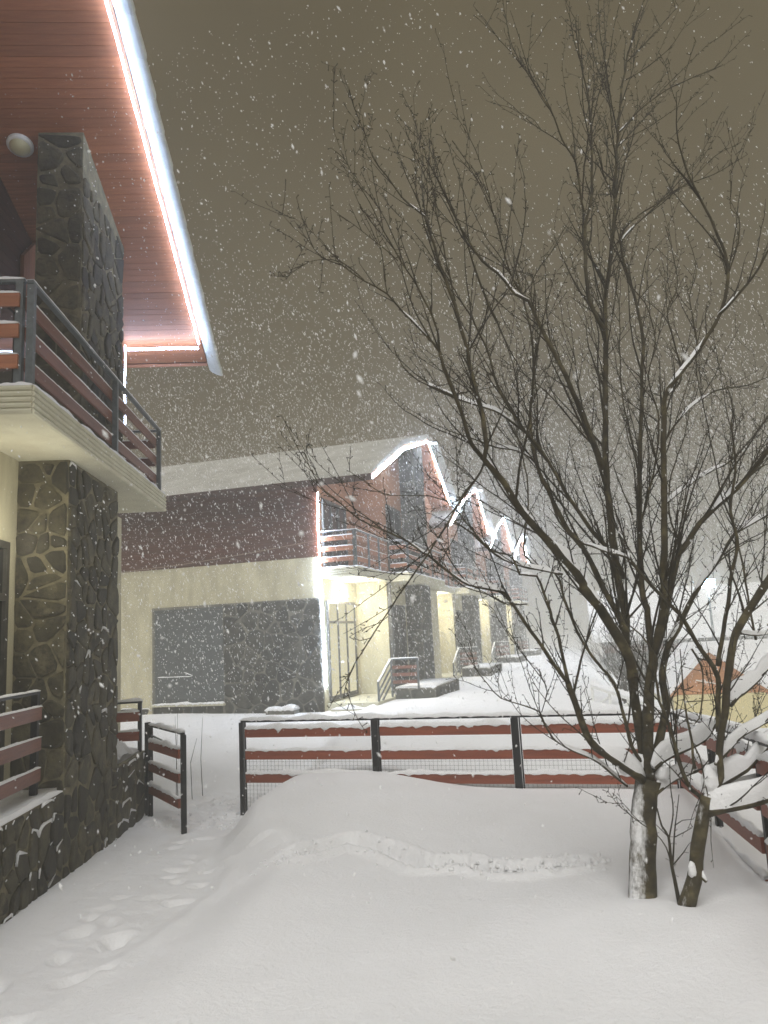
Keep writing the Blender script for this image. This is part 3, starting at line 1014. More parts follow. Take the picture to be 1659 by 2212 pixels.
# the gable side of the first house of the row, facing the yard
U = proto
box('side_plaster', (-10.2, -5.225, -1.2), (F1 + .004, -5.197, 4.36), 'plaster', U)
z = 4.37
k = 0
while z < 6.3:
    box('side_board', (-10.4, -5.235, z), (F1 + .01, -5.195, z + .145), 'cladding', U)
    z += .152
sw = MB()
sw.box((-6.55, -5.262, -.6), (-6.47, -5.222, 3.27)).box((-4.33, -5.262, -.6), (F1 + .012, -5.222, 3.27))
sw.box((-6.47, -5.262, 3.20), (-4.33, -5.222, 3.27)).box((-6.47, -5.262, -.6), (-4.33, -5.222, .62))
side = sw.build('stone_cladding', 'mortar_far', U)
stones(side, (-4.32, -5.262, -.1), (1, 0, 0), (0, 0, 1), 2.86, 3.35, .30, 101, 'stone_far')
stones(side, (-6.5, -5.262, -.1), (1, 0, 0), (0, 0, 1), 2.15, .70, .30, 102, 'stone_far', snowy=.6)
stones(U, (-10.0, -5.225, -.1), (1, 0, 0), (0, 0, 1), 3.42, .62, .30, 103, 'stone_far', snowy=.6)
win = MB()
win.box((-6.47, -5.268, .62), (-6.40, -5.20, 3.20)).box((-4.40, -5.268, .62), (-4.33, -5.20, 3.20)).box((-6.40, -5.268, 3.13), (-4.40, -5.20, 3.20)).box((-6.40, -5.268, .62), (-4.40, -5.20, .70))
wo = win.build('window', 'shutter', U)
box('shutter', (-6.395, -5.262, .705), (-4.405, -5.24, 3.125), 'shutter', wo)
box('sill', (-6.52, -5.36, .55), (-4.28, -5.264, .612), 'slab', wo)
sm = MB()
snow_cap(sm, (-6.5, -5.315, .612), (-4.3, -5.315, .612), .10, .07, seed=111, side=1, drape=.05)
snow_cap(sm, (-6.38, -5.262, 1.34), (-5.3, -5.262, 1.34), .02, .022, seed=112, side=1)
snow_cap(sm, (-5.55, -5.262, 1.46), (-5.28, -5.262, 1.36), .02, .02, seed=113, side=1)
sm.build('snow', 'snow', wo, smooth=True)
lg = box('ledge', (-2.95, -5.62, .10), (-2.15, -5.27, .42), 'mortar_far', U)
sm = MB()
snow_cap(sm, (-2.97, -5.46, .42), (-2.13, -5.46, .42), .38, .13, seed=115, side=1, drape=.05)
sm.build('snow', 'snow', lg, smooth=True)
# curved tile ends along the eave
te = MB()
for i in range(7):
    a = math.pi * i / 6
    te.v += [(math.cos(a) * .085, 0, math.sin(a) * .085), (math.cos(a) * .085, .30, math.sin(a) * .085 + .13)]
te.f += [(2 * i, 2 * i + 2, 2 * i + 3, 2 * i + 1) for i in range(6)]
te.f += [tuple(2 * i for i in range(7))]
tme = te.mesh('eave_tile')
tme.materials.append(M['roof_red'])
for k in range(37):
    obj('eave_tile', tme, None, proto_roof, (-10.5 + k * .285, -5.95, 6.14))

for k in range(4):
    place = (UX, UY + PITCH_Y * k, 0)
    rx = .30
    nm = ['first', 'second', 'third', 'last'][k]
    led_strip('led_light_strip', f'bright LED strip outlining the roof gable of the {nm} house of the row',
              [(rx + .03, -5.8, rp(-5.8) + .03), (rx + .03, -2.4, rp(-2.4) + .03), (rx + .03, .9, rp(.9) + .10), (rx + .03, 1.2, rp(1.2) + .02), (rx - .02, 4.6, rp(4.6) - .05)],
              place, 0, r=.015 + .005 * k, group='LED strips', seed=10 + k, wob=.012, material='led_row')
led_strip('led_light_strip', 'upright LED strip down the corner of the second chalet beside its lit door',
          [(F1 + .03, -5.27, 6.1), (F1 + .02, -5.27, 4.6), (F1 + .06, -5.27, 3.0), (F1 + .10, -5.27, .95)], (UX, UY, 0), 0, r=.018, group='LED strips', seed=20, wob=.01, material='led_row')
# slack cable from the near chalet along the red cladding
cb = []
for i in range(25):
    t = i / 24
    cb.append((lerp(-17.0, UX + F1, t), UY - 5.29, lerp(4.42, 4.80, t) - .22 * math.sin(math.pi * min(1, t * 1.0)) * (1 - .2 * t)))
tag(MB().tube(cb, [.010] * 25, 4).build('cable', 'cable'), 'thin pale cable sagging across the dark red side wall', 'cable')

# ------------------------------------------------------------------ fences of the yard
FY, FZ = 9.70, 1.15
def fence_panel(fence, p, q, zt, seed, mesh=True, side=1, zb=-.2, nb=3, zt1=None):
    """boards, their snow and the wire mesh between two posts; tops at height zt (zt1 at the far end)"""
    zt1 = zt if zt1 is None else zt1
    p, q = Vector((p[0], p[1], 0)), Vector((q[0], q[1], 0))
    d = q - p
    dn = d.normalized()
    f = dn.cross(Vector((0, 0, 1))).normalized() * side
    sm = MB()
    for k in range(nb):
        z = -.165 - .292 * k
        a, b = p + dn * .075 + f * .035, q - dn * .055 + f * .035
        a, b = Vector((a.x, a.y, z + zt + random.uniform(-.004, .004))), Vector((b.x, b.y, z + zt1 + random.uniform(-.004, .004)))
        MB().bar(a, b, .028, .118).build('board', 'board', fence)
        up = Vector((0, 0, .059))
        snow_cap(sm, a + up, b + up, .028, .048 if k else .066, seed=seed + k, drape=.042 if k == 0 else .024, side=side, step=.02)
    if sm.v:
        sm.build('snow', 'snow', fence, smooth=True)
    for o, zz in ((p + dn * .055, zt), (q - dn * .045, zt1)):
        MB().bar((o.x, o.y, zb), (o.x, o.y, zz - .03), .018, .018, up=dn).build('upright', 'black_steel', fence)
    if mesh:
        w = MB()
        L = d.length
        n = int(L / .052)
        za, zc = zb + .02, zt - .40
        for i in range(1, n):
            o = p + dn * (L * i / n) - f * .01
            w.bar((o.x, o.y, za), (o.x, o.y, zc), .0026, .0026, up=dn)
        z = za
        while z < zc:
            a, b = p + dn * .06 - f * .01, q - dn * .05 - f * .01
            w.bar((a.x, a.y, z), (b.x, b.y, z), .0026, .0026)
            z += .052
        w.build('wire_mesh', 'wire', fence)

fence = thing('fence', 'red-brown board fence with black posts standing across the yard behind the snow drift', 'fence', (0, 0, 0))
px = [-4.96, -3.05, -1.24, .62]
rail = MB().bar((px[0], FY, FZ - .015), (px[-1], FY, FZ - .015), .045, .03).build('top_rail', 'black_steel', fence)
sm = MB()
snow_cap(sm, (px[0] - .02, FY, FZ), (px[-1], FY, FZ), .052, .055, seed=201, drape=.02, side=1, step=.02)
sm.build('snow', 'snow', rail, smooth=True)
for i, x in enumerate(px):
    w = .055 if i in (0, 3) else .075
    MB().bar((x, FY, -.5), (x, FY, FZ - .031), w, .05, up=(0, 1, 0)).build('post', 'black_steel', fence)
for i in range(3):
    fence_panel(fence, (px[i], FY, 0), (px[i + 1], FY, 0), FZ, 210 + 10 * i)

gate = thing('gate', 'narrow red-boarded gate standing open beside the stone terrace wall', 'gate', (0, 0, 0))
ga, gb_ = Vector((-6.33, 9.62, 0)), Vector((-5.23, 8.66, 0))
gz = 1.13
for o, w in ((ga, .06), (gb_, .06)):
    MB().bar((o.x, o.y, -.42), (o.x, o.y, gz - .03), w, .05, up=(gb_ - ga).normalized()).build('post', 'black_steel', gate)
gt = MB().bar((ga.x, ga.y, gz - .015), (gb_.x, gb_.y, gz - .015), .045, .03).build('top_rail', 'black_steel', gate)
sm = MB()
snow_cap(sm, (ga.x, ga.y, gz), (gb_.x, gb_.y, gz), .05, .05, seed=260, drape=.015, side=1, step=.02)
sm.build('snow', 'snow', gt, smooth=True)
fence_panel(gate, ga, gb_, gz - .10, 270, mesh=False, zb=-.2)
dn = (gb_ - ga).normalized()
MB().bar((ga.x + dn.x * .06, ga.y + dn.y * .06, .98), (gb_.x, gb_.y, .90), .02, .02).build('brace', 'grey_steel', gate)
rp0 = MB().bar((-6.40, 9.66, -.5), (-6.40, 9.66, 1.15), .06, .06, up=(0, 1, 0))
tag(rp0.build('gate_post', 'black_steel'), 'black steel post between the open gate and the stone terrace wall', 'post')

rfence = thing('fence', 'red-brown board fence running towards the viewer along the right edge', 'fence', (0, 0, 0))
r0, r1 = Vector((.64, 9.66, 0)), Vector((1.14, 4.2, 0))
rd = (r1 - r0)
cuts = [0, .31, .62, 1.0]
def rz(t):
    return lerp(FZ, FZ + .27, t)
ups = Vector((0, 0, 1))
rrail = MB().bar(r0 + ups * (rz(0) - .015), r1 + ups * (rz(1) - .015), .045, .03).build('top_rail', 'black_steel', rfence)
sm = MB()
snow_cap(sm, r0 + ups * rz(0), r1 + ups * rz(1), .05, .05, seed=301, drape=.015, side=1)
sm.build('snow', 'snow', rrail, smooth=True)
for t in cuts[1:]:
    o = r0 + rd * t
    MB().bar((o.x, o.y, -.5), (o.x, o.y, rz(t) - .031), .06, .06, up=rd.normalized()).build('post', 'black_steel', rfence)
for a, b in zip(cuts, cuts[1:]):
    fence_panel(rfence, r0 + rd * a, r0 + rd * b, rz(a), 310 + int(a * 40), mesh=False, side=1, nb=4, zt1=rz(b))

# dry stalks behind the gate
st = MB()
rng = random.Random(9)
for k in range(4):
    x, y = -6.35 + rng.uniform(-.2, .45), 10.4 + rng.uniform(0, .5)
    st.tube([(x, y, -.1), (x + rng.uniform(-.03, .03), y, .45), (x + rng.uniform(-.12, .12), y, rng.uniform(.8, 1.25))], [.006, .005, .002], 4)
tag(st.build('dry_stalks', 'twig'), 'few thin dry stalks poking from the snow behind the open gate', 'plant', None, None)

# limb centre lines in metres: (tree, [(x, y, z, radius), ...])
LIMBS = [
(1,[(0.018,6.06,0.012,0.1007),(0.043,6.067,0.265,0.097),(0.062,6.072,0.467,0.0941),(0.078,6.077,0.624,0.0919),(0.103,6.084,0.822,0.0892),(0.129,6.092,0.958,0.0873),(0.16,6.1,1.062,0.0858)]),
(1,[(0.156,6.099,1.022,0.0479),(0.166,6.109,1.142,0.046),(0.176,6.118,1.264,0.0441),(0.193,6.132,1.428,0.0416),(0.208,6.143,1.543,0.0398),(0.222,6.153,1.656,0.0381),(0.252,6.168,1.782,0.0362),(0.276,6.181,1.891,0.0346),(0.289,6.19,1.977,0.0333)]),
(1,[(0.286,6.189,1.942,0.0266),(0.275,6.2,2.038,0.0261),(0.279,6.22,2.168,0.0255),(0.282,6.24,2.301,0.0248),(0.259,6.247,2.391,0.0243),(0.277,6.298,2.715,0.0227),(0.313,6.365,3.133,0.0206),(0.376,6.452,3.657,0.018),(0.432,6.524,4.112,0.0159),(0.49,6.598,4.585,0.0136),(0.474,6.632,4.921,0.0121),(0.456,6.647,5.086,0.0113),(0.411,6.662,5.334,0.0102),(0.394,6.688,5.606,0.009)]),
(1,[(0.288,6.189,1.942,0.0316),(0.33,6.181,2.053,0.0308),(0.37,6.164,2.207,0.0297),(0.402,6.144,2.371,0.0285),(0.402,6.143,2.379,0.0285),(0.445,6.087,2.762,0.0258),(0.481,6.03,3.145,0.0232),(0.516,5.958,3.605,0.0202),(0.56,5.922,3.879,0.0184),(0.674,5.922,4.025,0.0172),(0.824,5.924,4.198,0.0157),(0.995,5.92,4.445,0.0138),(1.098,5.89,4.762,0.0118),(1.023,5.809,5.084,0.0098),(0.953,5.75,5.284,0.0085),(0.891,5.704,5.422,0.0076),(0.836,5.648,5.636,0.0062),(0.821,5.602,5.864,0.0049),(0.839,5.567,6.09,0.0036)]),
(1,[(0.977,5.815,4.405,0.0121),(1.186,5.764,4.589,0.0092),(1.335,5.706,4.788,0.0067),(1.482,5.647,4.981,0.0043)]),
(1,[(1.08,5.792,4.719,0.0075),(1.165,5.723,4.944,0.0058),(1.166,5.671,5.077,0.0048),(1.116,5.632,5.115,0.0044),(1.123,5.544,5.337,0.0028)]),
(1,[(0.149,6.181,1.121,0.0385),(0.14,6.192,1.27,0.0377),(0.135,6.209,1.461,0.0366),(0.13,6.22,1.584,0.036),(0.125,6.237,1.781,0.0349),(0.104,6.251,2.0,0.0338),(0.117,6.278,2.266,0.0324),(0.11,6.284,2.354,0.032),(0.095,6.294,2.516,0.0311),(0.084,6.317,2.814,0.0296),(0.076,6.343,3.153,0.0279),(0.081,6.373,3.5,0.0263),(0.11,6.409,3.855,0.0246),(0.168,6.468,4.405,0.022),(0.221,6.526,4.977,0.0194),(0.269,6.557,5.215,0.0183),(0.337,6.602,5.573,0.0167),(0.384,6.637,5.878,0.0153),(0.433,6.679,6.296,0.0135),(0.483,6.716,6.637,0.0121),(0.531,6.749,6.942,0.0108),(0.614,6.797,7.318,0.0092),(0.712,6.847,7.656,0.0078),(0.829,6.902,7.977,0.0064),(0.91,6.94,8.209,0.0055)]),
(1,[(0.481,6.713,6.615,0.009),(0.718,6.72,6.829,0.0071),(0.999,6.739,6.976,0.0053),(1.415,6.772,7.093,0.0028)]),
(1,[(0.469,6.709,6.491,0.0072),(0.616,6.82,6.675,0.0058),(0.904,7.042,7.076,0.003)]),
(1,[(0.391,6.635,5.955,0.0089),(0.323,6.536,6.072,0.0077),(0.28,6.407,6.26,0.006),(0.247,6.333,6.358,0.0051)]),
(1,[(0.442,6.701,6.679,0.0072),(0.436,6.789,7.102,0.006),(0.461,6.9,7.618,0.0045),(0.506,7.032,8.237,0.0028)]),
(1,[(0.602,6.799,7.194,0.0063),(0.819,6.789,7.275,0.0046),(1.047,6.771,7.408,0.0026)]),
(1,[(0.639,6.81,7.386,0.0063),(0.87,6.977,7.694,0.005),(1.243,7.243,8.216,0.0028)]),
(1,[(0.185,6.316,4.619,0.0188),(0.138,6.299,4.693,0.0183),(0.092,6.28,4.821,0.0175),(0.074,6.272,4.897,0.0171),(0.082,6.264,5.169,0.0157),(0.106,6.258,5.535,0.0138),(0.181,6.269,5.809,0.0123),(0.229,6.266,6.278,0.01),(0.242,6.259,6.565,0.0085),(0.225,6.244,6.857,0.0071),(0.198,6.227,7.132,0.0058),(0.196,6.215,7.47,0.0042)]),
(1,[(0.237,6.247,6.46,0.0067),(0.302,6.372,6.932,0.0053),(0.327,6.458,7.302,0.0042),(0.347,6.57,7.815,0.0026)]),
(1,[(0.109,6.242,5.658,0.0118),(0.088,6.167,5.865,0.0106),(0.077,6.1,6.055,0.0095),(-0.01,6.014,6.209,0.0084),(-0.058,5.939,6.379,0.0074),(-0.146,5.847,6.545,0.0063),(-0.304,5.695,6.795,0.0045),(-0.459,5.566,6.962,0.0032),(-0.571,5.475,7.069,0.0023)]),
(1,[(0.133,6.249,5.638,0.0051),(0.3,6.46,6.012,0.0039),(0.557,6.734,6.465,0.0023)]),
(1,[(0.054,6.226,3.422,0.0254),(0.027,6.176,3.55,0.0242),(-0.026,6.096,3.74,0.0223),(-0.098,5.998,3.96,0.0202),(-0.162,5.913,4.146,0.0184),(-0.211,5.853,4.268,0.0171),(-0.275,5.778,4.42,0.0156),(-0.329,5.711,4.555,0.0143),(-0.382,5.645,4.688,0.013),(-0.467,5.586,4.732,0.0121),(-0.57,5.491,4.876,0.0105),(-0.677,5.41,4.958,0.0093),(-0.75,5.334,5.085,0.008),(-0.852,5.211,5.308,0.0058),(-0.969,5.048,5.621,0.0029)]),
(1,[(-0.331,5.752,4.571,0.0064),(-0.362,5.794,4.734,0.0058),(-0.334,5.873,4.974,0.0049),(-0.193,5.999,5.222,0.0038),(-0.024,6.152,5.543,0.0025)]),
(1,[(-0.386,5.684,4.689,0.0087),(-0.461,5.589,4.816,0.0079),(-0.529,5.427,5.088,0.0064),(-0.571,5.243,5.414,0.0047),(-0.621,5.089,5.662,0.0034),(-0.684,4.986,5.791,0.0027),(-0.753,4.902,5.873,0.0021)]),
(1,[(0.012,6.162,3.6,0.0101),(-0.071,6.203,3.722,0.0093),(-0.158,6.249,3.866,0.0083),(-0.278,6.314,4.077,0.007),(-0.405,6.36,4.235,0.0059),(-0.571,6.411,4.424,0.0045)]),
(1,[(0.122,6.089,1.791,0.0429),(0.104,6.003,1.966,0.0405),(0.055,5.933,2.071,0.0389),(-0.068,5.761,2.321,0.035),(-0.165,5.645,2.464,0.0325),(-0.162,5.635,2.485,0.0323),(-0.245,5.525,2.631,0.0299),(-0.352,5.398,2.774,0.0274),(-0.469,5.259,2.926,0.0247),(-0.546,5.156,3.048,0.0227),(-0.607,5.056,3.179,0.0207),(-0.682,4.958,3.282,0.019),(-0.713,4.914,3.332,0.0181)]),
(1,[(-0.711,4.915,3.325,0.0153),(-0.766,4.859,3.413,0.0146),(-0.804,4.775,3.607,0.0132),(-0.841,4.716,3.731,0.0123),(-0.878,4.646,3.881,0.0113),(-0.893,4.602,3.984,0.0106)]),
(1,[(-0.893,4.602,3.978,0.0093),(-0.923,4.57,4.029,0.0089),(-1.002,4.497,4.129,0.008),(-1.08,4.427,4.218,0.0072),(-1.155,4.353,4.319,0.0064),(-1.275,4.26,4.387,0.0054),(-1.383,4.171,4.468,0.0045),(-1.485,4.094,4.502,0.0038),(-1.553,4.022,4.601,0.003),(-1.617,3.962,4.664,0.0024),(-1.664,3.913,4.727,0.0019)]),
(1,[(-1.296,4.331,4.428,0.0038),(-1.385,4.18,4.494,0.003),(-1.474,4.064,4.475,0.0024),(-1.56,3.946,4.395,0.0018),(-1.628,3.819,4.251,0.0012)]),
(1,[(-1.392,4.199,4.494,0.0031),(-1.523,4.237,4.664,0.0025),(-1.647,4.271,4.824,0.0019),(-1.773,4.298,4.964,0.0013)]),
(1,[(-1.159,4.37,4.332,0.0051),(-1.197,4.44,4.604,0.0039),(-1.232,4.486,4.797,0.003),(-1.267,4.518,4.943,0.0023),(-1.332,4.528,5.019,0.0019)]),
(1,[(-0.893,4.602,3.984,0.0093),(-0.893,4.59,4.105,0.0087),(-0.93,4.566,4.239,0.008),(-0.97,4.544,4.342,0.0075),(-1.018,4.517,4.467,0.0068),(-1.085,4.484,4.593,0.0061),(-1.151,4.449,4.739,0.0054),(-1.2,4.423,4.855,0.0048),(-1.248,4.395,4.992,0.0041),(-1.315,4.361,5.13,0.0034),(-1.364,4.335,5.246,0.0028),(-1.387,4.312,5.415,0.002),(-1.395,4.302,5.5,0.0017)]),
(1,[(-1.322,4.323,5.163,0.0026),(-1.304,4.284,5.266,0.002),(-1.28,4.231,5.4,0.0013)]),
(1,[(-1.358,4.313,5.231,0.0026),(-1.373,4.269,5.251,0.0023),(-1.38,4.098,5.357,0.0012)]),
(1,[(-1.107,4.489,4.599,0.0039),(-1.198,4.352,4.667,0.003),(-1.299,4.198,4.733,0.002),(-1.366,4.102,4.758,0.0015)]),
(1,[(-0.701,4.917,3.317,0.0181),(-0.682,4.923,3.401,0.0176),(-0.693,4.92,3.628,0.0164),(-0.733,4.908,3.817,0.0153),(-0.76,4.9,4.069,0.0139),(-0.789,4.892,4.237,0.0129),(-0.819,4.883,4.406,0.012),(-0.853,4.874,4.52,0.0114),(-0.894,4.862,4.693,0.0104),(-0.935,4.85,4.868,0.0095),(-0.968,4.841,5.021,0.0087),(-0.98,4.837,5.074,0.0084)]),
(1,[(-0.98,4.837,5.074,0.007),(-1.107,4.726,5.185,0.0057),(-1.185,4.635,5.311,0.0046),(-1.255,4.556,5.417,0.0037),(-1.285,4.469,5.586,0.0024),(-1.283,4.438,5.656,0.002)]),
(1,[(-0.981,4.837,5.068,0.0063),(-1.029,4.866,5.213,0.0054),(-1.13,4.922,5.51,0.0037),(-1.222,4.976,5.803,0.002)]),
(1,[(-0.975,4.839,5.068,0.0049),(-0.953,4.826,5.173,0.0043),(-0.947,4.802,5.31,0.0035),(-0.979,4.766,5.449,0.0027),(-1.057,4.711,5.599,0.0018)]),
(1,[(-0.817,4.884,4.439,0.0084),(-0.865,4.946,4.728,0.0074),(-0.915,5.017,5.069,0.0062),(-0.966,5.094,5.454,0.0049),(-1.008,5.151,5.751,0.0039),(-1.075,5.195,6.03,0.0029),(-1.098,5.22,6.171,0.0024)]),
(1,[(-0.967,5.153,5.464,0.003),(-0.868,5.221,5.393,0.0039),(-0.803,5.304,5.198,0.0055),(-0.75,5.387,4.979,0.0073),(-0.689,5.484,4.724,0.0093),(-0.621,5.565,4.533,0.011)]),
(1,[(-0.862,5.183,5.37,0.0044),(-0.907,5.046,5.485,0.003),(-0.939,4.953,5.558,0.002)]),
(1,[(0.135,6.197,2.541,0.0185),(0.06,6.141,2.734,0.0174),(-0.075,6.061,2.93,0.0161),(-0.207,5.978,3.158,0.0148),(-0.283,5.926,3.319,0.0138),(-0.346,5.881,3.464,0.013),(-0.41,5.838,3.593,0.0123),(-0.493,5.792,3.69,0.0117),(-0.57,5.741,3.835,0.0108),(-0.634,5.698,3.963,0.0101),(-0.68,5.657,4.123,0.0093),(-0.721,5.607,4.345,0.0082),(-0.806,5.542,4.568,0.0071),(-0.882,5.49,4.728,0.0063)]),
(1,[(-0.883,5.489,4.72,0.0063),(-0.931,5.442,4.82,0.0056),(-0.998,5.362,5.015,0.0044),(-1.035,5.294,5.207,0.0033),(-1.042,5.236,5.397,0.0023)]),
(1,[(0.113,6.087,2.125,0.0248),(0.061,6.092,2.258,0.0239),(-0.001,6.096,2.402,0.0229),(-0.074,6.106,2.614,0.0216),(-0.15,6.111,2.797,0.0204),(-0.248,6.105,2.935,0.0193),(-0.315,6.108,3.089,0.0183),(-0.38,6.115,3.28,0.0172),(-0.44,6.119,3.439,0.0162),(-0.48,6.151,3.795,0.0141),(-0.453,6.193,4.084,0.0125),(-0.415,6.236,4.36,0.011),(-0.42,6.273,4.704,0.0091),(-0.46,6.295,5.0,0.0075),(-0.498,6.306,5.205,0.0064),(-0.52,6.322,5.409,0.0053)]),
(1,[(-0.425,6.141,3.34,0.0102),(-0.454,6.053,3.495,0.0091),(-0.58,5.933,3.585,0.0079),(-0.739,5.802,3.607,0.0067),(-0.891,5.669,3.661,0.0055),(-1.052,5.526,3.711,0.0042),(-1.18,5.404,3.776,0.0031)]),
(1,[(-0.503,5.91,3.721,0.0116),(-0.669,5.776,3.857,0.0103),(-0.824,5.663,3.913,0.0093),(-0.991,5.542,3.967,0.0082),(-1.165,5.41,4.049,0.0071),(-0.939,5.384,3.921,0.0058),(-1.056,5.294,3.97,0.0051),(-1.172,5.204,4.017,0.0044),(-1.263,5.123,4.098,0.0036),(-1.307,5.055,4.211,0.003)]),
(1,[(-0.71,4.967,3.303,0.0085),(-0.733,4.928,3.235,0.0082),(-0.853,4.782,3.03,0.0074),(-0.983,4.601,2.771,0.0063),(-1.109,4.426,2.547,0.0054),(-1.183,4.315,2.41,0.0048),(-1.296,4.13,2.188,0.0038),(-1.364,4.013,2.058,0.0033),(-1.383,3.959,1.988,0.003),(-1.389,3.888,1.882,0.0026)]),
(1,[(0.121,6.037,1.067,0.0327),(0.082,5.997,1.111,0.0319),(-0.052,5.867,1.229,0.0292),(-0.172,5.749,1.338,0.0268),(-0.231,5.666,1.451,0.0249),(-0.269,5.581,1.591,0.0229),(-0.296,5.506,1.716,0.0211),(-0.316,5.444,1.82,0.0196)]),
(1,[(-0.316,5.444,1.814,0.0151),(-0.385,5.369,1.937,0.0142),(-0.45,5.295,2.059,0.0134),(-0.542,5.191,2.226,0.0122),(-0.613,5.106,2.367,0.0113),(-0.65,5.063,2.435,0.0108),(-0.746,4.991,2.466,0.0102),(-0.865,4.903,2.496,0.0094),(-0.954,4.827,2.565,0.0087),(-1.081,4.707,2.698,0.0076),(-1.083,4.704,2.691,0.0076),(-1.178,4.618,2.775,0.0068),(-1.305,4.511,2.847,0.0059),(-1.422,4.411,2.913,0.0051),(-1.543,4.288,3.041,0.004),(-1.612,4.215,3.121,0.0034),(-1.65,4.125,3.278,0.0025)]),
(1,[(-0.313,5.445,1.814,0.0136),(-0.33,5.405,1.933,0.0127),(-0.343,5.343,2.134,0.0112),(-0.378,5.3,2.241,0.0104),(-0.38,5.283,2.298,0.01),(-0.409,5.238,2.419,0.009),(-0.446,5.189,2.54,0.0081),(-0.553,5.125,2.555,0.0073),(-0.592,5.075,2.678,0.0064),(-0.691,5.014,2.708,0.0056),(-0.794,4.936,2.818,0.0045),(-0.869,4.869,2.939,0.0035)]),
(1,[(-0.29,5.451,2.557,0.0091),(-0.42,5.348,2.588,0.0084),(-0.585,5.214,2.633,0.0076),(-0.705,5.107,2.703,0.007),(-0.827,4.976,2.839,0.0061),(-0.927,4.877,2.918,0.0055),(-0.855,4.865,2.921,0.0052),(-0.949,4.756,3.036,0.0045),(-1.032,4.681,3.063,0.0041),(-1.27,4.472,3.062,0.003),(-1.336,4.403,3.106,0.0027),(-1.435,4.291,3.193,0.0021)]),
(1,[(-0.533,5.278,2.36,0.0059),(-0.647,5.107,2.362,0.0052),(-0.74,4.937,2.423,0.0044),(-0.852,4.737,2.472,0.0036),(-0.897,4.63,2.522,0.0032),(-0.983,4.459,2.56,0.0025),(-1.054,4.296,2.609,0.0019)]),
(1,[(0.123,6.09,1.192,0.0149),(0.066,6.064,1.295,0.0143),(0.036,6.039,1.497,0.0135),(0.013,6.021,1.649,0.0128),(-0.045,5.99,1.817,0.0121),(-0.166,5.939,1.989,0.0112),(-0.25,5.9,2.159,0.0104),(-0.315,5.862,2.407,0.0094),(-0.361,5.834,2.59,0.0086),(-0.564,5.756,2.734,0.0076),(-0.517,5.741,3.119,0.0061),(-0.508,5.722,3.401,0.0051),(-0.559,5.686,3.689,0.004)]),
(1,[(0.008,6.005,1.03,0.0098),(-0.172,5.812,1.227,0.0084),(-0.336,5.655,1.336,0.0073),(-0.45,5.536,1.436,0.0064),(-0.503,5.444,1.564,0.0057),(-0.513,5.403,1.632,0.0054),(-0.627,5.292,1.693,0.0046),(-0.738,5.182,1.748,0.004),(-0.816,5.076,1.858,0.0032),(-0.869,4.984,1.973,0.0026),(-0.869,4.869,2.164,0.0017)]),
(1,[(-0.504,5.39,1.629,0.0045),(-0.451,5.356,1.767,0.0041),(-0.485,5.307,1.874,0.0037),(-0.541,5.254,1.963,0.0034),(-0.624,5.171,2.105,0.0028),(-0.685,5.11,2.211,0.0024),(-0.727,5.051,2.331,0.002),(-0.79,4.996,2.409,0.0017)]),
(1,[(-0.729,5.117,1.753,0.0022),(-0.731,5.013,1.86,0.0014)]),
(1,[(0.494,5.988,0.967,0.0159),(0.44,5.964,1.018,0.0153),(0.379,5.923,1.198,0.0136),(0.342,5.89,1.376,0.012),(0.312,5.86,1.555,0.0104),(0.281,5.84,1.642,0.0096),(0.273,5.819,1.804,0.0082),(0.28,5.802,1.966,0.0069),(0.199,5.759,2.109,0.0055),(0.134,5.729,2.177,0.0047)]),
(1,[(0.351,6.207,2.078,0.0283),(0.4,6.195,2.206,0.0271),(0.477,6.161,2.489,0.0246),(0.547,6.138,2.702,0.0227),(0.613,6.138,2.776,0.0218),(0.721,6.135,2.917,0.0203),(0.866,6.138,3.046,0.0187),(0.992,6.143,3.144,0.0174),(1.088,6.145,3.229,0.0163),(1.249,6.143,3.416,0.0143),(1.408,6.146,3.556,0.0125)]),
(1,[(1.09,6.159,3.231,0.008),(1.268,6.438,3.363,0.0056),(1.439,6.675,3.426,0.0034)]),
(1,[(0.224,6.171,1.222,0.0333),(0.287,6.225,1.364,0.0315),(0.345,6.283,1.534,0.0295),(0.349,6.299,1.597,0.0288),(0.351,6.348,1.81,0.0264),(0.408,6.404,1.982,0.0244),(0.505,6.469,2.129,0.0224),(0.641,6.564,2.36,0.0196),(0.85,6.69,2.623,0.016),(0.996,6.779,2.81,0.0135),(1.06,6.816,2.887,0.0124),(1.351,6.962,3.036,0.009)]),
(1,[(0.709,6.622,2.451,0.0087),(0.824,6.811,2.586,0.0075),(1.006,7.056,2.728,0.0059),(1.252,7.35,2.868,0.0038)]),
(1,[(0.203,6.061,1.142,0.0245),(0.249,6.121,1.177,0.024),(0.367,6.249,1.217,0.0228),(0.553,6.441,1.263,0.0211),(0.635,6.531,1.31,0.0202),(0.707,6.621,1.376,0.0192)]),
(1,[(0.201,6.06,0.973,0.0213),(0.248,6.133,0.995,0.0204),(0.35,6.281,1.029,0.0186),(0.443,6.404,1.04,0.0171),(0.534,6.52,1.049,0.0156)]),
(1,[(0.12,5.985,0.751,0.0041),(0.017,5.839,0.861,0.0031),(-0.067,5.705,0.974,0.0022),(-0.12,5.604,1.071,0.0015)]),
(1,[(-0.075,5.721,0.971,0.0025),(-0.134,5.623,0.999,0.0018),(-0.188,5.532,1.017,0.0012)]),
(2,[(0.243,5.791,0.078,0.0553),(0.31,5.811,0.285,0.0526),(0.346,5.821,0.371,0.0515),(0.382,5.831,0.458,0.0503),(0.415,5.841,0.582,0.0487),(0.449,5.85,0.73,0.0469),(0.478,5.859,0.841,0.0455),(0.503,5.866,0.923,0.0445),(0.53,5.874,0.991,0.0436)]),
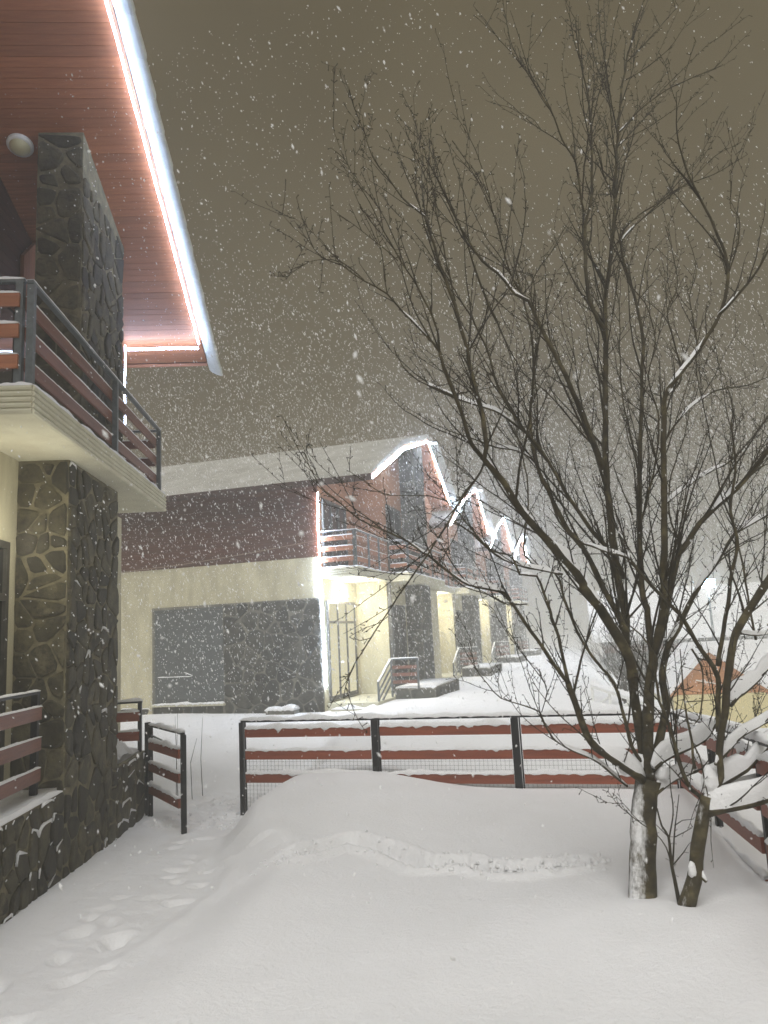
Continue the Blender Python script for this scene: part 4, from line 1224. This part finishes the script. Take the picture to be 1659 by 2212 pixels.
(2,[(0.49,5.862,0.879,0.0335),(0.559,5.864,0.898,0.0329),(0.717,5.869,0.933,0.0313),(0.911,5.874,0.983,0.0295),(1.089,5.878,1.039,0.0277)]),
(2,[(0.53,5.874,0.991,0.0369),(0.56,5.906,1.034,0.036),(0.678,5.991,1.084,0.0341),(0.811,6.086,1.138,0.0319),(0.944,6.189,1.232,0.0294),(1.058,6.282,1.339,0.027),(1.149,6.363,1.451,0.0248)]),
(2,[(0.56,5.934,1.001,0.0135),(0.676,6.065,0.984,0.013),(0.813,6.216,0.986,0.0125),(1.003,6.42,0.993,0.0116),(1.149,6.571,0.986,0.011)]),
(2,[(0.513,5.869,0.946,0.0235),(0.582,5.876,1.021,0.0238),(0.63,5.877,1.12,0.0242),(0.632,5.861,1.261,0.0246),(0.66,5.85,1.417,0.0252),(0.699,5.846,1.541,0.0256),(0.708,5.843,1.592,0.0257),(0.743,5.83,1.788,0.0264),(0.79,5.82,1.984,0.027),(0.837,5.818,2.101,0.0274),(0.901,5.823,2.201,0.0278),(0.99,5.831,2.324,0.0282),(1.078,5.84,2.44,0.0286),(1.168,5.849,2.555,0.0291)]),
(2,[(0.842,5.859,2.1,0.0099),(0.897,5.937,2.081,0.0093),(1.001,6.077,2.066,0.0083),(1.142,6.257,2.073,0.007)]),
(2,[(0.637,5.904,1.255,0.0168),(0.6,5.79,1.22,0.0132)]),
(2,[(0.655,5.91,1.414,0.0201),(0.672,5.948,1.582,0.019),(0.699,5.995,1.779,0.0177),(0.651,6.01,1.918,0.0167),(0.573,6.018,2.054,0.0157),(0.499,6.036,2.242,0.0143),(0.428,6.037,2.331,0.0136),(0.341,6.039,2.44,0.0126),(0.239,6.041,2.577,0.0115),(0.166,6.044,2.688,0.0106),(0.052,6.034,2.732,0.0098),(-0.079,6.023,2.795,0.0089),(-0.195,6.012,2.848,0.008),(-0.315,6.013,3.011,0.0067),(-0.363,6.034,3.215,0.0054)]),
(2,[(0.393,5.834,0.487,0.0218),(0.428,5.816,0.486,0.0172),(0.455,5.79,0.462,0.0116)]),
(2,[(0.659,5.911,1.246,0.0151),(0.791,6.044,1.35,0.0138),(0.94,6.172,1.411,0.0126),(1.034,6.252,1.449,0.0118),(1.174,6.37,1.516,0.0106)]),
(2,[(0.751,5.937,1.598,0.0252),(0.822,6.023,1.652,0.0238),(0.92,6.126,1.697,0.0223),(1.092,6.324,1.828,0.0191),(1.251,6.496,1.943,0.0162)]),
(2,[(0.713,6.03,1.858,0.0171),(0.764,6.045,2.061,0.0159),(0.834,6.065,2.308,0.0144),(0.891,6.081,2.516,0.0132),(0.957,6.1,2.727,0.012),(0.939,6.095,2.985,0.0105),(1.011,6.116,3.342,0.0085),(1.019,6.118,3.662,0.0068)]),
(2,[(0.556,6.089,1.986,0.0104),(0.602,6.05,1.861,0.009),(0.599,6.002,1.741,0.0078),(0.532,5.89,1.512,0.0054),(0.504,5.866,1.484,0.005)]),
(2,[(0.47,6.013,1.992,0.0043),(0.456,5.964,1.748,0.007),(0.458,5.919,1.51,0.0096),(0.47,5.892,1.355,0.0114),(0.468,5.865,1.223,0.0129),(0.47,5.856,1.178,0.0134)]),
(2,[(1.034,6.33,2.025,0.0106),(1.022,6.378,2.348,0.0095),(1.023,6.427,2.668,0.0085),(0.992,6.468,3.001,0.0074),(1.024,6.525,3.34,0.0063),(1.128,6.61,3.742,0.0051),(1.107,6.663,4.184,0.0037)]),
(1,[(0.579,6.221,2.749,0.0099),(0.523,6.301,3.021,0.0085),(0.584,6.432,3.371,0.0068),(0.747,6.599,3.734,0.0049),(0.82,6.706,4.021,0.0035)]),
(1,[(0.493,6.196,3.09,0.0099),(0.712,6.413,3.269,0.0085),(0.934,6.614,3.402,0.0071),(1.127,6.784,3.52,0.006),(1.442,7.092,3.861,0.0036)]),
(1,[(0.518,5.995,3.533,0.0096),(0.698,6.159,3.781,0.008),(0.968,6.361,3.987,0.0062),(1.247,6.549,4.056,0.0045),(1.431,6.673,4.139,0.0034)]),
(1,[(0.343,6.465,3.317,0.0104),(0.316,6.53,3.682,0.0093),(0.28,6.611,4.16,0.0079),(0.302,6.688,4.555,0.0067),(0.333,6.769,4.964,0.0056),(0.338,6.824,5.287,0.0046),(0.442,6.909,5.609,0.0037)]),
(1,[(0.304,6.35,2.965,0.0119),(0.438,6.347,3.37,0.0104),(0.526,6.332,3.782,0.0088),(0.479,6.285,4.12,0.0076),(0.56,6.276,4.454,0.0064),(0.51,6.232,4.763,0.0053),(0.425,6.193,4.889,0.0047),(0.417,6.174,5.061,0.0041)]),
(1,[(0.573,6.115,3.918,0.0097),(0.721,6.218,4.097,0.0089),(0.702,6.299,4.439,0.0076),(0.687,6.362,4.715,0.0066),(0.797,6.451,4.936,0.0057),(0.803,6.524,5.247,0.0046),(0.774,6.589,5.572,0.0035)]),
(1,[(0.832,5.981,4.217,0.0078),(0.836,6.055,4.46,0.0067),(0.838,6.124,4.696,0.0055),(0.926,6.234,4.992,0.0041),(0.905,6.314,5.305,0.0026)]),
(1,[(0.41,6.588,5.511,0.0079),(0.506,6.594,5.612,0.0074),(0.879,6.626,5.9,0.0054),(1.23,6.667,6.01,0.0039),(1.514,6.697,6.147,0.0026)]),
(1,[(0.405,6.587,5.551,0.0079),(0.5,6.672,5.713,0.0074),(0.78,6.871,5.964,0.0063),(1.091,7.084,6.226,0.0051),(1.363,7.28,6.538,0.0039),(1.649,7.464,6.74,0.0029)]),
(1,[(0.141,6.407,3.501,0.0052),(0.203,6.363,3.228,0.0072),(0.249,6.334,3.051,0.0085)])]
SHOOTS = [[(0.273,5.852,0.299,0.0152),(0.26,5.848,0.44,0.0132),(0.248,5.845,0.568,0.0112),(0.248,5.845,0.727,0.0091),(0.21,5.834,0.804,0.0071),(0.191,5.828,0.92,0.0051)],[(0.256,5.847,0.545,0.0068),(0.292,5.857,0.762,0.0054),(0.318,5.865,0.875,0.0039),(0.347,5.873,1.004,0.0025)],[(0.251,5.846,0.719,0.0059),(0.296,5.859,0.892,0.0048),(0.296,5.858,1.069,0.0037),(0.308,5.862,1.224,0.0025)],[(0.247,5.845,0.561,0.0059),(0.226,5.838,0.66,0.0048),(0.197,5.83,0.714,0.0037),(0.166,5.821,0.753,0.0025)],[(0.259,5.848,0.545,0.0051),(0.337,5.87,0.624,0.0036),(0.377,5.882,0.675,0.0022)],[(0.288,5.856,0.725,0.0042),(0.351,5.874,0.752,0.0031),(0.408,5.891,0.779,0.002)],[(0.294,5.858,0.8,0.0042),(0.352,5.875,0.832,0.0031),(0.422,5.895,0.836,0.002)],[(0.248,5.845,0.727,0.0042),(0.172,5.823,0.814,0.002)]]

# ------------------------------------------------------------------ trees
def smooth_line(pts, step=0.06):
    """Catmull-Rom through (x,y,z,r) points"""
    P = [Vector(p[:3]) for p in pts]
    Rr = [p[3] for p in pts]
    if len(P) == 2:
        P = [P[0], P[0].lerp(P[1], .5), P[1]]
        Rr = [Rr[0], (Rr[0] + Rr[1]) / 2, Rr[1]]
    out, rad = [], []
    for i in range(len(P) - 1):
        p0 = P[i - 1] if i else P[0] * 2 - P[1]
        p1, p2 = P[i], P[i + 1]
        p3 = P[i + 2] if i + 2 < len(P) else P[-1] * 2 - P[-2]
        n = max(1, int((p2 - p1).length / step))
        for k in range(n):
            t = k / n
            q = 0.5 * ((2 * p1) + (p2 - p0) * t + (2 * p0 - 5 * p1 + 4 * p2 - p3) * t * t + (3 * p1 - 3 * p2 + p3 - p0) * t ** 3)
            out.append(q)
            rad.append(lerp(Rr[i], Rr[i + 1], t))
    out.append(P[-1])
    rad.append(Rr[-1])
    return out, rad

def limb_snow(mb, pts, rads, k, seed, lim=0.84, minr=0.0065):
    """snow lying along the upper side of a limb where it is not too steep"""
    run = []
    def flush():
        nonlocal run
        if len(run) >= 3:
            rows = []
            n = len(run)
            for i, (p, t, r, a) in enumerate(run):
                e = min(1, min(i, n - 1 - i) / 1.5)
                s = t.cross(Vector((0, 0, 1)))
                s = s.normalized() if s.length > 1e-4 else Vector((1, 0, 0))
                u = s.cross(t).normalized()
                h = a * (0.25 + 0.75 * e)
                w = r * 0.98 * (0.6 + 0.4 * e)
                rows.append([p - s * w + u * r * .15, p - s * w * .85 + u * (r * .5 + h * .7), p - s * w * .35 + u * (r + h), p + s * w * .35 + u * (r + h * .97), p + s * w * .85 + u * (r * .5 + h * .68), p + s * w + u * r * .15])
            q = 6
            fs = []
            for i in range(n - 1):
                for j in range(q - 1):
                    fs.append((i * q + j, (i + 1) * q + j, (i + 1) * q + j + 1, i * q + j + 1))
            fs.append(tuple(range(q)))
            fs.append(tuple((n - 1) * q + j for j in reversed(range(q))))
            mb.add([v for r_ in rows for v in r_], fs)
        run = []
    for i, p in enumerate(pts):
        t = (pts[min(i + 1, len(pts) - 1)] - pts[max(i - 1, 0)])
        t = t.normalized() if t.length > 1e-6 else Vector((0, 0, 1))
        flat = 1 - abs(t.z)
        nz = noise.noise((p.x * 3 + seed, p.y * 3, p.z * 3)) + .35 * noise.noise((p.x * 14 + seed, p.y * 14, p.z * 14))
        a = k * (rads[i] * 1.0 + .012) * sstep(1 - lim, 1 - lim + .5, flat + .32 * nz)
        if a > .004 and rads[i] > minr:
            run.append((p, t, rads[i], a))
        else:
            flush()
    flush()

def grow(tree, limbs, seed, heavy=(), dens=1.0, trunk_first=True, trunk_mat='trunk_bark', bare=()):
    rng = random.Random(seed)
    tw = MB()
    snow = MB()
    def spur(p, t, L):
        d = (Vector((rng.gauss(0, 1), rng.gauss(0, 1), rng.gauss(.3, 1))).normalized() + t * rng.uniform(.1, .9)).normalized()
        q = p + d * L
        tw.tube([p, p + d * L * .55, q], [.0026, .0022, .0040], 3, cap=False)
    def shoot(p, t, L, r, depth):
        """a straight whippy shoot set with short spurs"""
        d = Vector((rng.gauss(0, .75), rng.gauss(0, .75), rng.gauss(.05, .5)))
        d = (d * (.75 if L < .35 else .5) + t * 1.0 + Vector((0, 0, .30))).normalized()
        n = max(3, int(L / .05))
        pts, rr = [p], [r]
        cur = p.copy()
        for i in range(n):
            d = (d + Vector((rng.gauss(0, .06), rng.gauss(0, .06), rng.gauss(.02, .05)))).normalized()
            cur = cur + d * (L / n)
            pts.append(cur.copy())
            rr.append(lerp(r, .0016, (i + 1) / n))
            if rng.random() < .85:
                spur(cur, d, rng.uniform(.012, .042))
            if depth < 2 and L > .2 and rng.random() < .13:
                shoot(cur, d, L * rng.uniform(.25, .6), rr[-1] * .8, depth + 1)
        tw.tube(pts, rr, 3, cap=False)
    for li, pts0 in enumerate(limbs):
        pts, rads = smooth_line(pts0)
        first = trunk_first and li == 0
        amp = .010
        pp = []
        for i, p in enumerate(pts):
            w = amp if 0 < i < len(pts) - 1 else 0
            pp.append(p + Vector((noise.noise((p.x * 6, p.y * 6, p.z * 6 + li)), noise.noise((p.x * 6 + 9, p.y * 6, p.z * 6 + li)), 0)) * w)
        rr = [r * (1 + .13 * noise.noise((p.x * 11, p.y * 11, p.z * 11 + li))) for p, r in zip(pp, rads)]
        if first:
            rr = [r * (1.0 + .18 * max(0, 1 - i / 5)) for i, r in enumerate(rr)]
        sides = 14 if rads[0] > .07 else 9 if rads[0] > .03 else 6 if rads[0] > .012 else 4
        MB().tube(pp, rr, sides).build('trunk' if first else 'limb', trunk_mat if first else 'bark', tree, smooth=True)
        if not first:
            limb_snow(snow, pp, rr, heavy[li] if li in heavy else 1.15, li * 3.7)
        # shoots and spurs
        acc = rng.uniform(0, .1)
        for i in range(1, len(pp)):
            seg = (pp[i] - pp[i - 1]).length
            t = (pp[i] - pp[i - 1]).normalized()
            r = rr[i]
            if r > .05:
                continue
            if first or li in bare:
                continue
            acc += seg
            if r < .030 and rng.random() < seg * 20:
                spur(pp[i], t, r + rng.uniform(.015, .05))
            if .011 < r < .05 and rng.random() < seg * 1.7 and pp[i].z > 1.7:
                # an upright water sprout from an older limb
                d = (t * .8 + Vector((rng.gauss(0, .5), rng.gauss(0, .5), .5))).normalized()
                L = rng.uniform(.6, 1.6)
                n = int(L / .07)
                q, qs, qr = pp[i].copy(), [pp[i].copy()], [min(r * .55, .0105)]
                for k in range(n):
                    d = (d + Vector((rng.gauss(0, .05), rng.gauss(0, .05), .03))).normalized()
                    q = q + d * (L / n)
                    qs.append(q.copy())
                    qr.append(lerp(qr[0], .002, (k + 1) / n))
                    spur(q, d, rng.uniform(.015, .045))
                    if k > 2 and rng.random() < .24:
                        shoot(q, d, rng.uniform(.12, .5), qr[-1] * .6, 1)
                tw.tube(qs, qr, 5, cap=False)
            gap = (.10 if r < .02 else .15) / dens
            if acc > gap:
                acc = rng.uniform(-.04, .06)
                L = rng.uniform(.10, .34) if rng.random() < .5 else rng.uniform(.35, 1.05)
                if r < .006:
                    L *= .55
                shoot(pp[i], t, L, min(.0070, max(.0028, r * .65)), 0 if L > .25 else 1)
    tw.build('crown', 'twig', tree)
    if snow.v:
        snow.build('snow', 'snow', tree, smooth=True)

t1 = thing('tree', 'large bare fruit tree with snow on its limbs, in front of the fence', 'tree', (0, 0, 0))
t2 = thing('tree', 'smaller leaning bare tree with a snow-plastered stump, right of the large tree', 'tree', (0, 0, 0))
L1 = [p for t, p in LIMBS if t == 1]
L2 = [p for t, p in LIMBS if t == 2]
grow(t1, L1, 5, heavy={58: 3.0, 59: 2.6, 44: 2.4, 56: 1.8, 54: 1.6, 21: 1.5, 45: 1.4}, dens=0.85)
grow(t2, L2, 6, heavy={1: 2.8, 2: 2.2, 3: 2.5, 9: 2.2, 10: 2.4, 4: 1.2}, dens=0.75, trunk_mat='leaning_bark', bare=(6, 8))

def snow_lump(tree, c, r, seed):
    """a pillow of snow caught in a fork"""
    vs, fs = [], []
    nu, nv = 16, 9
    for i in range(nv + 1):
        th = math.pi * i / nv
        for j in range(nu):
            ph = 2 * math.pi * j / nu
            d = Vector((math.sin(th) * math.cos(ph), math.sin(th) * math.sin(ph), math.cos(th)))
            k = 1 + .32 * noise.noise(d * 1.6 + Vector((seed, 0, 0))) + .10 * noise.noise(d * 5 + Vector((seed, 3, 0)))
            vs.append((c[0] + d.x * r[0] * k, c[1] + d.y * r[1] * k, c[2] + d.z * r[2] * k))
    for i in range(nv):
        for j in range(nu):
            fs.append((i * nu + j, (i + 1) * nu + j, (i + 1) * nu + (j + 1) % nu, i * nu + (j + 1) % nu))
    MB().add(vs, fs).build('snow', 'snow', tree, smooth=True)
snow_lump(t1, (.02, 6.08, 1.16), (.075, .06, .06), 1)
snow_lump(t1, (.11, 6.13, 1.17), (.06, .06, .08), 2)
snow_lump(t1, (.25, 6.14, 1.10), (.06, .06, .06), 3)
snow_lump(t2, (.565, 5.90, 1.09), (.06, .06, .095), 4)
snow_lump(t2, (.60, 5.92, .98), (.075, .06, .05), 5)
snow_lump(t2, (.375, 5.80, .53), (.028, .032, .055), 6)
# young shoots between the two trunks
sap = thing('sapling', 'thin leafless shoots sprouting between the two tree trunks', 'sapling', (0, 0, 0))
smb = MB()
rng = random.Random(77)
for pts0 in SHOOTS:
    pts, rads = smooth_line(pts0, .04)
    smb.tube(pts, rads, 5)
    for i in range(1, len(pts)):
        if rng.random() < .6:
            d = Vector((rng.gauss(0, 1), rng.gauss(0, 1), rng.gauss(.4, .6))).normalized()
            q = pts[i] + d * rng.uniform(.015, .05)
            smb.tube([pts[i], q], [.0022, .0014], 3, cap=False)
smb.build('stems', 'twig', sap)

# ------------------------------------------------------------------ what stands behind, to the right
cab = thing('cabin', 'small cabin with orange wooden gable and yellow-lit wall, down the slope at right', 'cabin', (2.8, 28, -1.62), R(6))
cab.scale = (.78, .78, .78)
box('wall', (-1.35, 0, -.8), (6.5, 5, 1.75), 'plaster', cab)
box('lit_wall', (-1.30, -.02, -.6), (6.4, -.003, 1.70), 'lit_wall', cab)  # glowing sheet over the plaster, the wall's lighting put into its colour
def gable(parent, name, x0, xp, x1, z0, zp, y0, y1, material):
    return MB().add([(x0, y0, z0), (x1, y0, z0), (xp, y0, zp), (x0, y1, z0), (x1, y1, z0), (xp, y1, zp)], [(0, 1, 2), (5, 4, 3), (0, 3, 4, 1), (1, 4, 5, 2), (2, 5, 3, 0)]).build(name, material, parent)
gw = gable(cab, 'gable', -1.35, .2, 2.3, 1.76, 3.35, -.5, 4, 'cabin_wood')
for k in range(9):
    zb = 1.80 + k * .165
    f = (zb + .15 - 1.76) / 1.59
    if f < .97:
        box('board', (lerp(-1.35, .2, f) + .03, -.525, zb), (lerp(2.3, .2, f) - .03, -.503, zb + .15), 'cabin_wood', gw)
MB().bar((-1.5, -.56, 1.70), (.2, -.56, 3.45), .06, .22, up=(0, 0, 1)).build('barge_board', 'cabin_wood', gw)
MB().bar((.2, -.56, 3.45), (2.5, -.56, 1.70), .06, .22, up=(0, 0, 1)).build('barge_board', 'cabin_wood', gw)
MB().bar((-.4, -.53, 2.35), (1.4, -.53, 1.95), .03, .05).build('beam', 'white', gw)
ro = MB()
ro.add([(-1.7, -.7, 1.62), (.2, -.7, 3.52), (.2, 5, 3.52), (-1.7, 5, 1.62), (-1.7, -.7, 1.85), (.2, -.7, 3.8), (.2, 5, 3.8), (-1.7, 5, 1.85)], [(0, 1, 2, 3), (7, 6, 5, 4), (0, 4, 5, 1), (2, 6, 7, 3), (0, 3, 7, 4)])
ro.add([(.2, -.7, 3.52), (2.8, -.7, 1.55), (7, -.7, 1.55), (7, 5, 3.52), (.2, 5, 3.52), (.2, -.7, 3.8), (2.8, -.7, 1.8), (7, -.7, 1.8), (7, 5, 3.8), (.2, 5, 3.8)],
       [(0, 4, 3, 2, 1), (5, 6, 7, 8, 9), (0, 1, 6, 5), (1, 2, 7, 6)])
ro.build('roof', 'snow', cab)
MB().box((-1.1, -.06, -.3), (-.5, -.022, .6)).build('window', 'frame', cab)

lodge = thing('lodge', 'long low lodge with a thick snow-covered roof, farthest building at right', 'house', (5.2, 50, -2.6), R(3))
box('wall', (-5.6, 0, -1), (14, 6, 3.9), 'shutter', lodge)
box('timber_band', (-5.8, -.08, 3.0), (14.2, -.003, 3.45), 'cladding', lodge)
MB().add([(-6.4, -1.0, 3.7), (14.6, -1.0, 3.7), (14.6, 4, 6.5), (-6.4, 4, 6.5), (-6.4, -1.0, 4.1), (14.6, -1.0, 4.1), (14.6, 4, 7.0), (-6.4, 4, 7.0)],
         [(0, 3, 2, 1), (4, 5, 6, 7), (0, 1, 5, 4), (1, 2, 6, 5), (2, 3, 7, 6), (3, 0, 4, 7)]).build('roof', 'snow', lodge)
for k in range(7):
    x = -4.6 + k * 2.5
    wn_ = MB().box((x, -.06, 1.2), (x + 1.1, -.003, 2.6)).build('window', 'frame', lodge)
    box('pane', (x + .08, -.066, 1.28), (x + 1.02, -.061, 2.52), 'glass', wn_)

lamp = thing('floodlight', 'bluish-white floodlight on a mast shining through the branches', 'lamp', (5.05, 43.0, -2.6))
MB().tube([(0, 0, -.8), (0, 0, 6.35)], [.08, .055], 8).build('mast', 'grey_steel', lamp)
hd = MB().box((-.38, -.12, 6.36), (.38, .12, 6.86)).build('head', 'black_steel', lamp)
box('lens', (-.34, -.135, 6.40), (.34, -.123, 6.82), 'flood', hd)
fl_li = bpy.data.lights.new('floodlight_light', 'POINT')
fl_li.energy = 700
fl_li.color = (0.90, 0.96, 1.0)
fl_li.shadow_soft_size = 0.2
fl_ob = bpy.data.objects.new('floodlight_light', fl_li)
COL.objects.link(fl_ob)
fl_ob.parent = lamp
fl_ob.location = (0, -.45, 6.5)

# white railing and bush down the slope
wr = thing('white_railing', 'white snow-topped railing beyond the yard fence, behind the large tree', 'railing', (0, 0, 0))
wa, wb = Vector((-.62, 21.0, .62)), Vector((1.1, 19.0, .16))
MB().bar(wa, wb, .10, .08).build('top_rail', 'white', wr)
sm = MB()
snow_cap(sm, wa + Vector((0, 0, .04)), wb + Vector((0, 0, .04)), .12, .14, seed=401)
sm.build('snow', 'snow', wr, smooth=True)
for k in range(5):
    o = wa.lerp(wb, k / 4)
    MB().bar((o.x, o.y, o.z - 1.2), (o.x, o.y, o.z - .042), .07, .07, up=(0, 1, 0)).build('post', 'white', wr)
for k in range(4):
    a, b = wa.lerp(wb, (k + .08) / 4), wa.lerp(wb, (k + .92) / 4)
    MB().bar(a - Vector((0, 0, .5)), b - Vector((0, 0, .16)), .03, .05).build('brace', 'white', wr)
    MB().bar(a - Vector((0, 0, .62)), b - Vector((0, 0, .62)), .03, .2).build('panel', 'board', wr)

bush = thing('bush', 'leafless pale bush behind the white railing down the slope', 'bush', (0, 0, 0))
bm_ = MB()
rng = random.Random(5)
for k in range(90):
    x, y = rng.gauss(.5, .35), rng.gauss(24, .4)
    z = ground(x, y, False)
    p = Vector((x * .4 + .25, y, z))
    d = Vector((rng.gauss(0, .35), rng.gauss(0, .3), 1)).normalized()
    pts = [p]
    for i in range(6):
        d = (d + Vector((rng.gauss(0, .16), rng.gauss(0, .16), .05))).normalized()
        pts.append(pts[-1] + d * rng.uniform(.25, .5))
        if i > 1 and rng.random() < .8:
            e = (d + Vector((rng.gauss(0, .6), rng.gauss(0, .6), .2))).normalized()
            bm_.tube([pts[-1], pts[-1] + e * rng.uniform(.3, .7)], [.006, .002], 3, cap=False)
    bm_.tube(pts, [.012 - .0017 * i for i in range(7)], 3, cap=False)
bm_.build('branches', 'twig', bush)
post_o = MB().bar((.25, 26.5, -1.6), (.25, 26.5, 1.4), .16, .16, up=(0, 1, 0)).build('gate_post', 'shutter')
tag(post_o, 'plain grey post standing behind the leafless bush', 'post')

# ------------------------------------------------------------------ falling snow
fl = MB()
rng = random.Random(2)
wind = Vector((.30, .10, -1)).normalized()
def flake(c, r, st):
    d = (wind + Vector((rng.gauss(0, .35), rng.gauss(0, .35), rng.gauss(0, .25)))).normalized()
    a = d.orthogonal().normalized()
    b = d.cross(a)
    vs = [c + d * r * st, c - d * r * st] + [c + (a * math.cos(t) + b * math.sin(t)) * r for t in (0, 1.57, 3.14, 4.71)]
    fl.add(vs, [(0, 2, 3), (0, 3, 4), (0, 4, 5), (0, 5, 2), (1, 3, 2), (1, 4, 3), (1, 5, 4), (1, 2, 5)])
for k in range(22000):
    y = rng.uniform(2.2, 18)
    x = rng.triangular(-1.05, .55, -.5) * y * .95 - .3
    z = rng.uniform(1.25, 2.2 + y * 1.0)
    if z > 10.8 or noise.noise((x * .55, y * .4, z * .45)) + .5 * noise.noise((x * 1.7, y * 1.2, z * 1.5)) < rng.uniform(-.55, .45):
        continue
    big = rng.random()
    r = rng.uniform(.0011, .0030) * (1 + .10 * y)
    if big < .10:
        r *= rng.uniform(1.3, 2.0)
    flake(Vector((x, y, z)), r, rng.choice((1.0, 1.0, 1.4, 2.0, 2.8)))
for k in range(300):
    y = rng.uniform(1.3, 4.6)
    x = rng.triangular(-.95, .30, -.55) * y
    z = 2.2 + rng.uniform(-.12, .95) * y
    if noise.noise((x * 1.1, y * .8, z * .9)) < rng.uniform(-.4, .4):
        continue
    flake(Vector((x, y, z)), rng.uniform(.0022, .0060), rng.choice((1.0, 1.2, 1.6, 2.4)))
for k in range(170000):
    y = rng.uniform(14, 58)
    x = rng.uniform(-.72, .42) * y
    z = rng.uniform(.9, 10.8)
    c = Vector((x, y, z))
    r = rng.uniform(.005, .012) * (1 if y < 24 else 1.5)
    d = (wind + Vector((rng.gauss(0, .3), rng.gauss(0, .3), rng.gauss(0, .3)))) * r * rng.choice((1, 2, 3))
    e = Vector((rng.gauss(0, 1), rng.gauss(0, 1), rng.gauss(0, 1))).normalized() * r
    g_ = d.cross(e).normalized() * r
    fl.add([c + d, c - d + e, c - d - e * .5 + g_, c - d - e * .5 - g_], [(0, 1, 2), (0, 2, 3), (0, 3, 1), (1, 3, 2)])
fo = fl.build('falling_snow', 'snow')
tag(fo, 'snowflakes drifting through the air', 'snow', None, 'stuff')

# ------------------------------------------------------------------ snow haze in the air
hz = MB().box((-280, -70, -8), (280, 440, 11.2)).build('haze', None)
hm = bpy.data.materials.new('haze')
hm.use_nodes = True
hn = hm.node_tree
hn.nodes.clear()
pv = hn.nodes.new('ShaderNodeVolumePrincipled')
pv.inputs['Color'].default_value = (0.93, 0.93, 0.88, 1)
pv.inputs['Density'].default_value = 0.0105
pv.inputs['Anisotropy'].default_value = 0.4
ho = hn.nodes.new('ShaderNodeOutputMaterial')
hn.links.new(pv.outputs[0], ho.inputs['Volume'])
hz.data.materials.append(hm)
tag(hz, 'pale blowing-snow haze filling the air', 'haze', None, 'stuff')
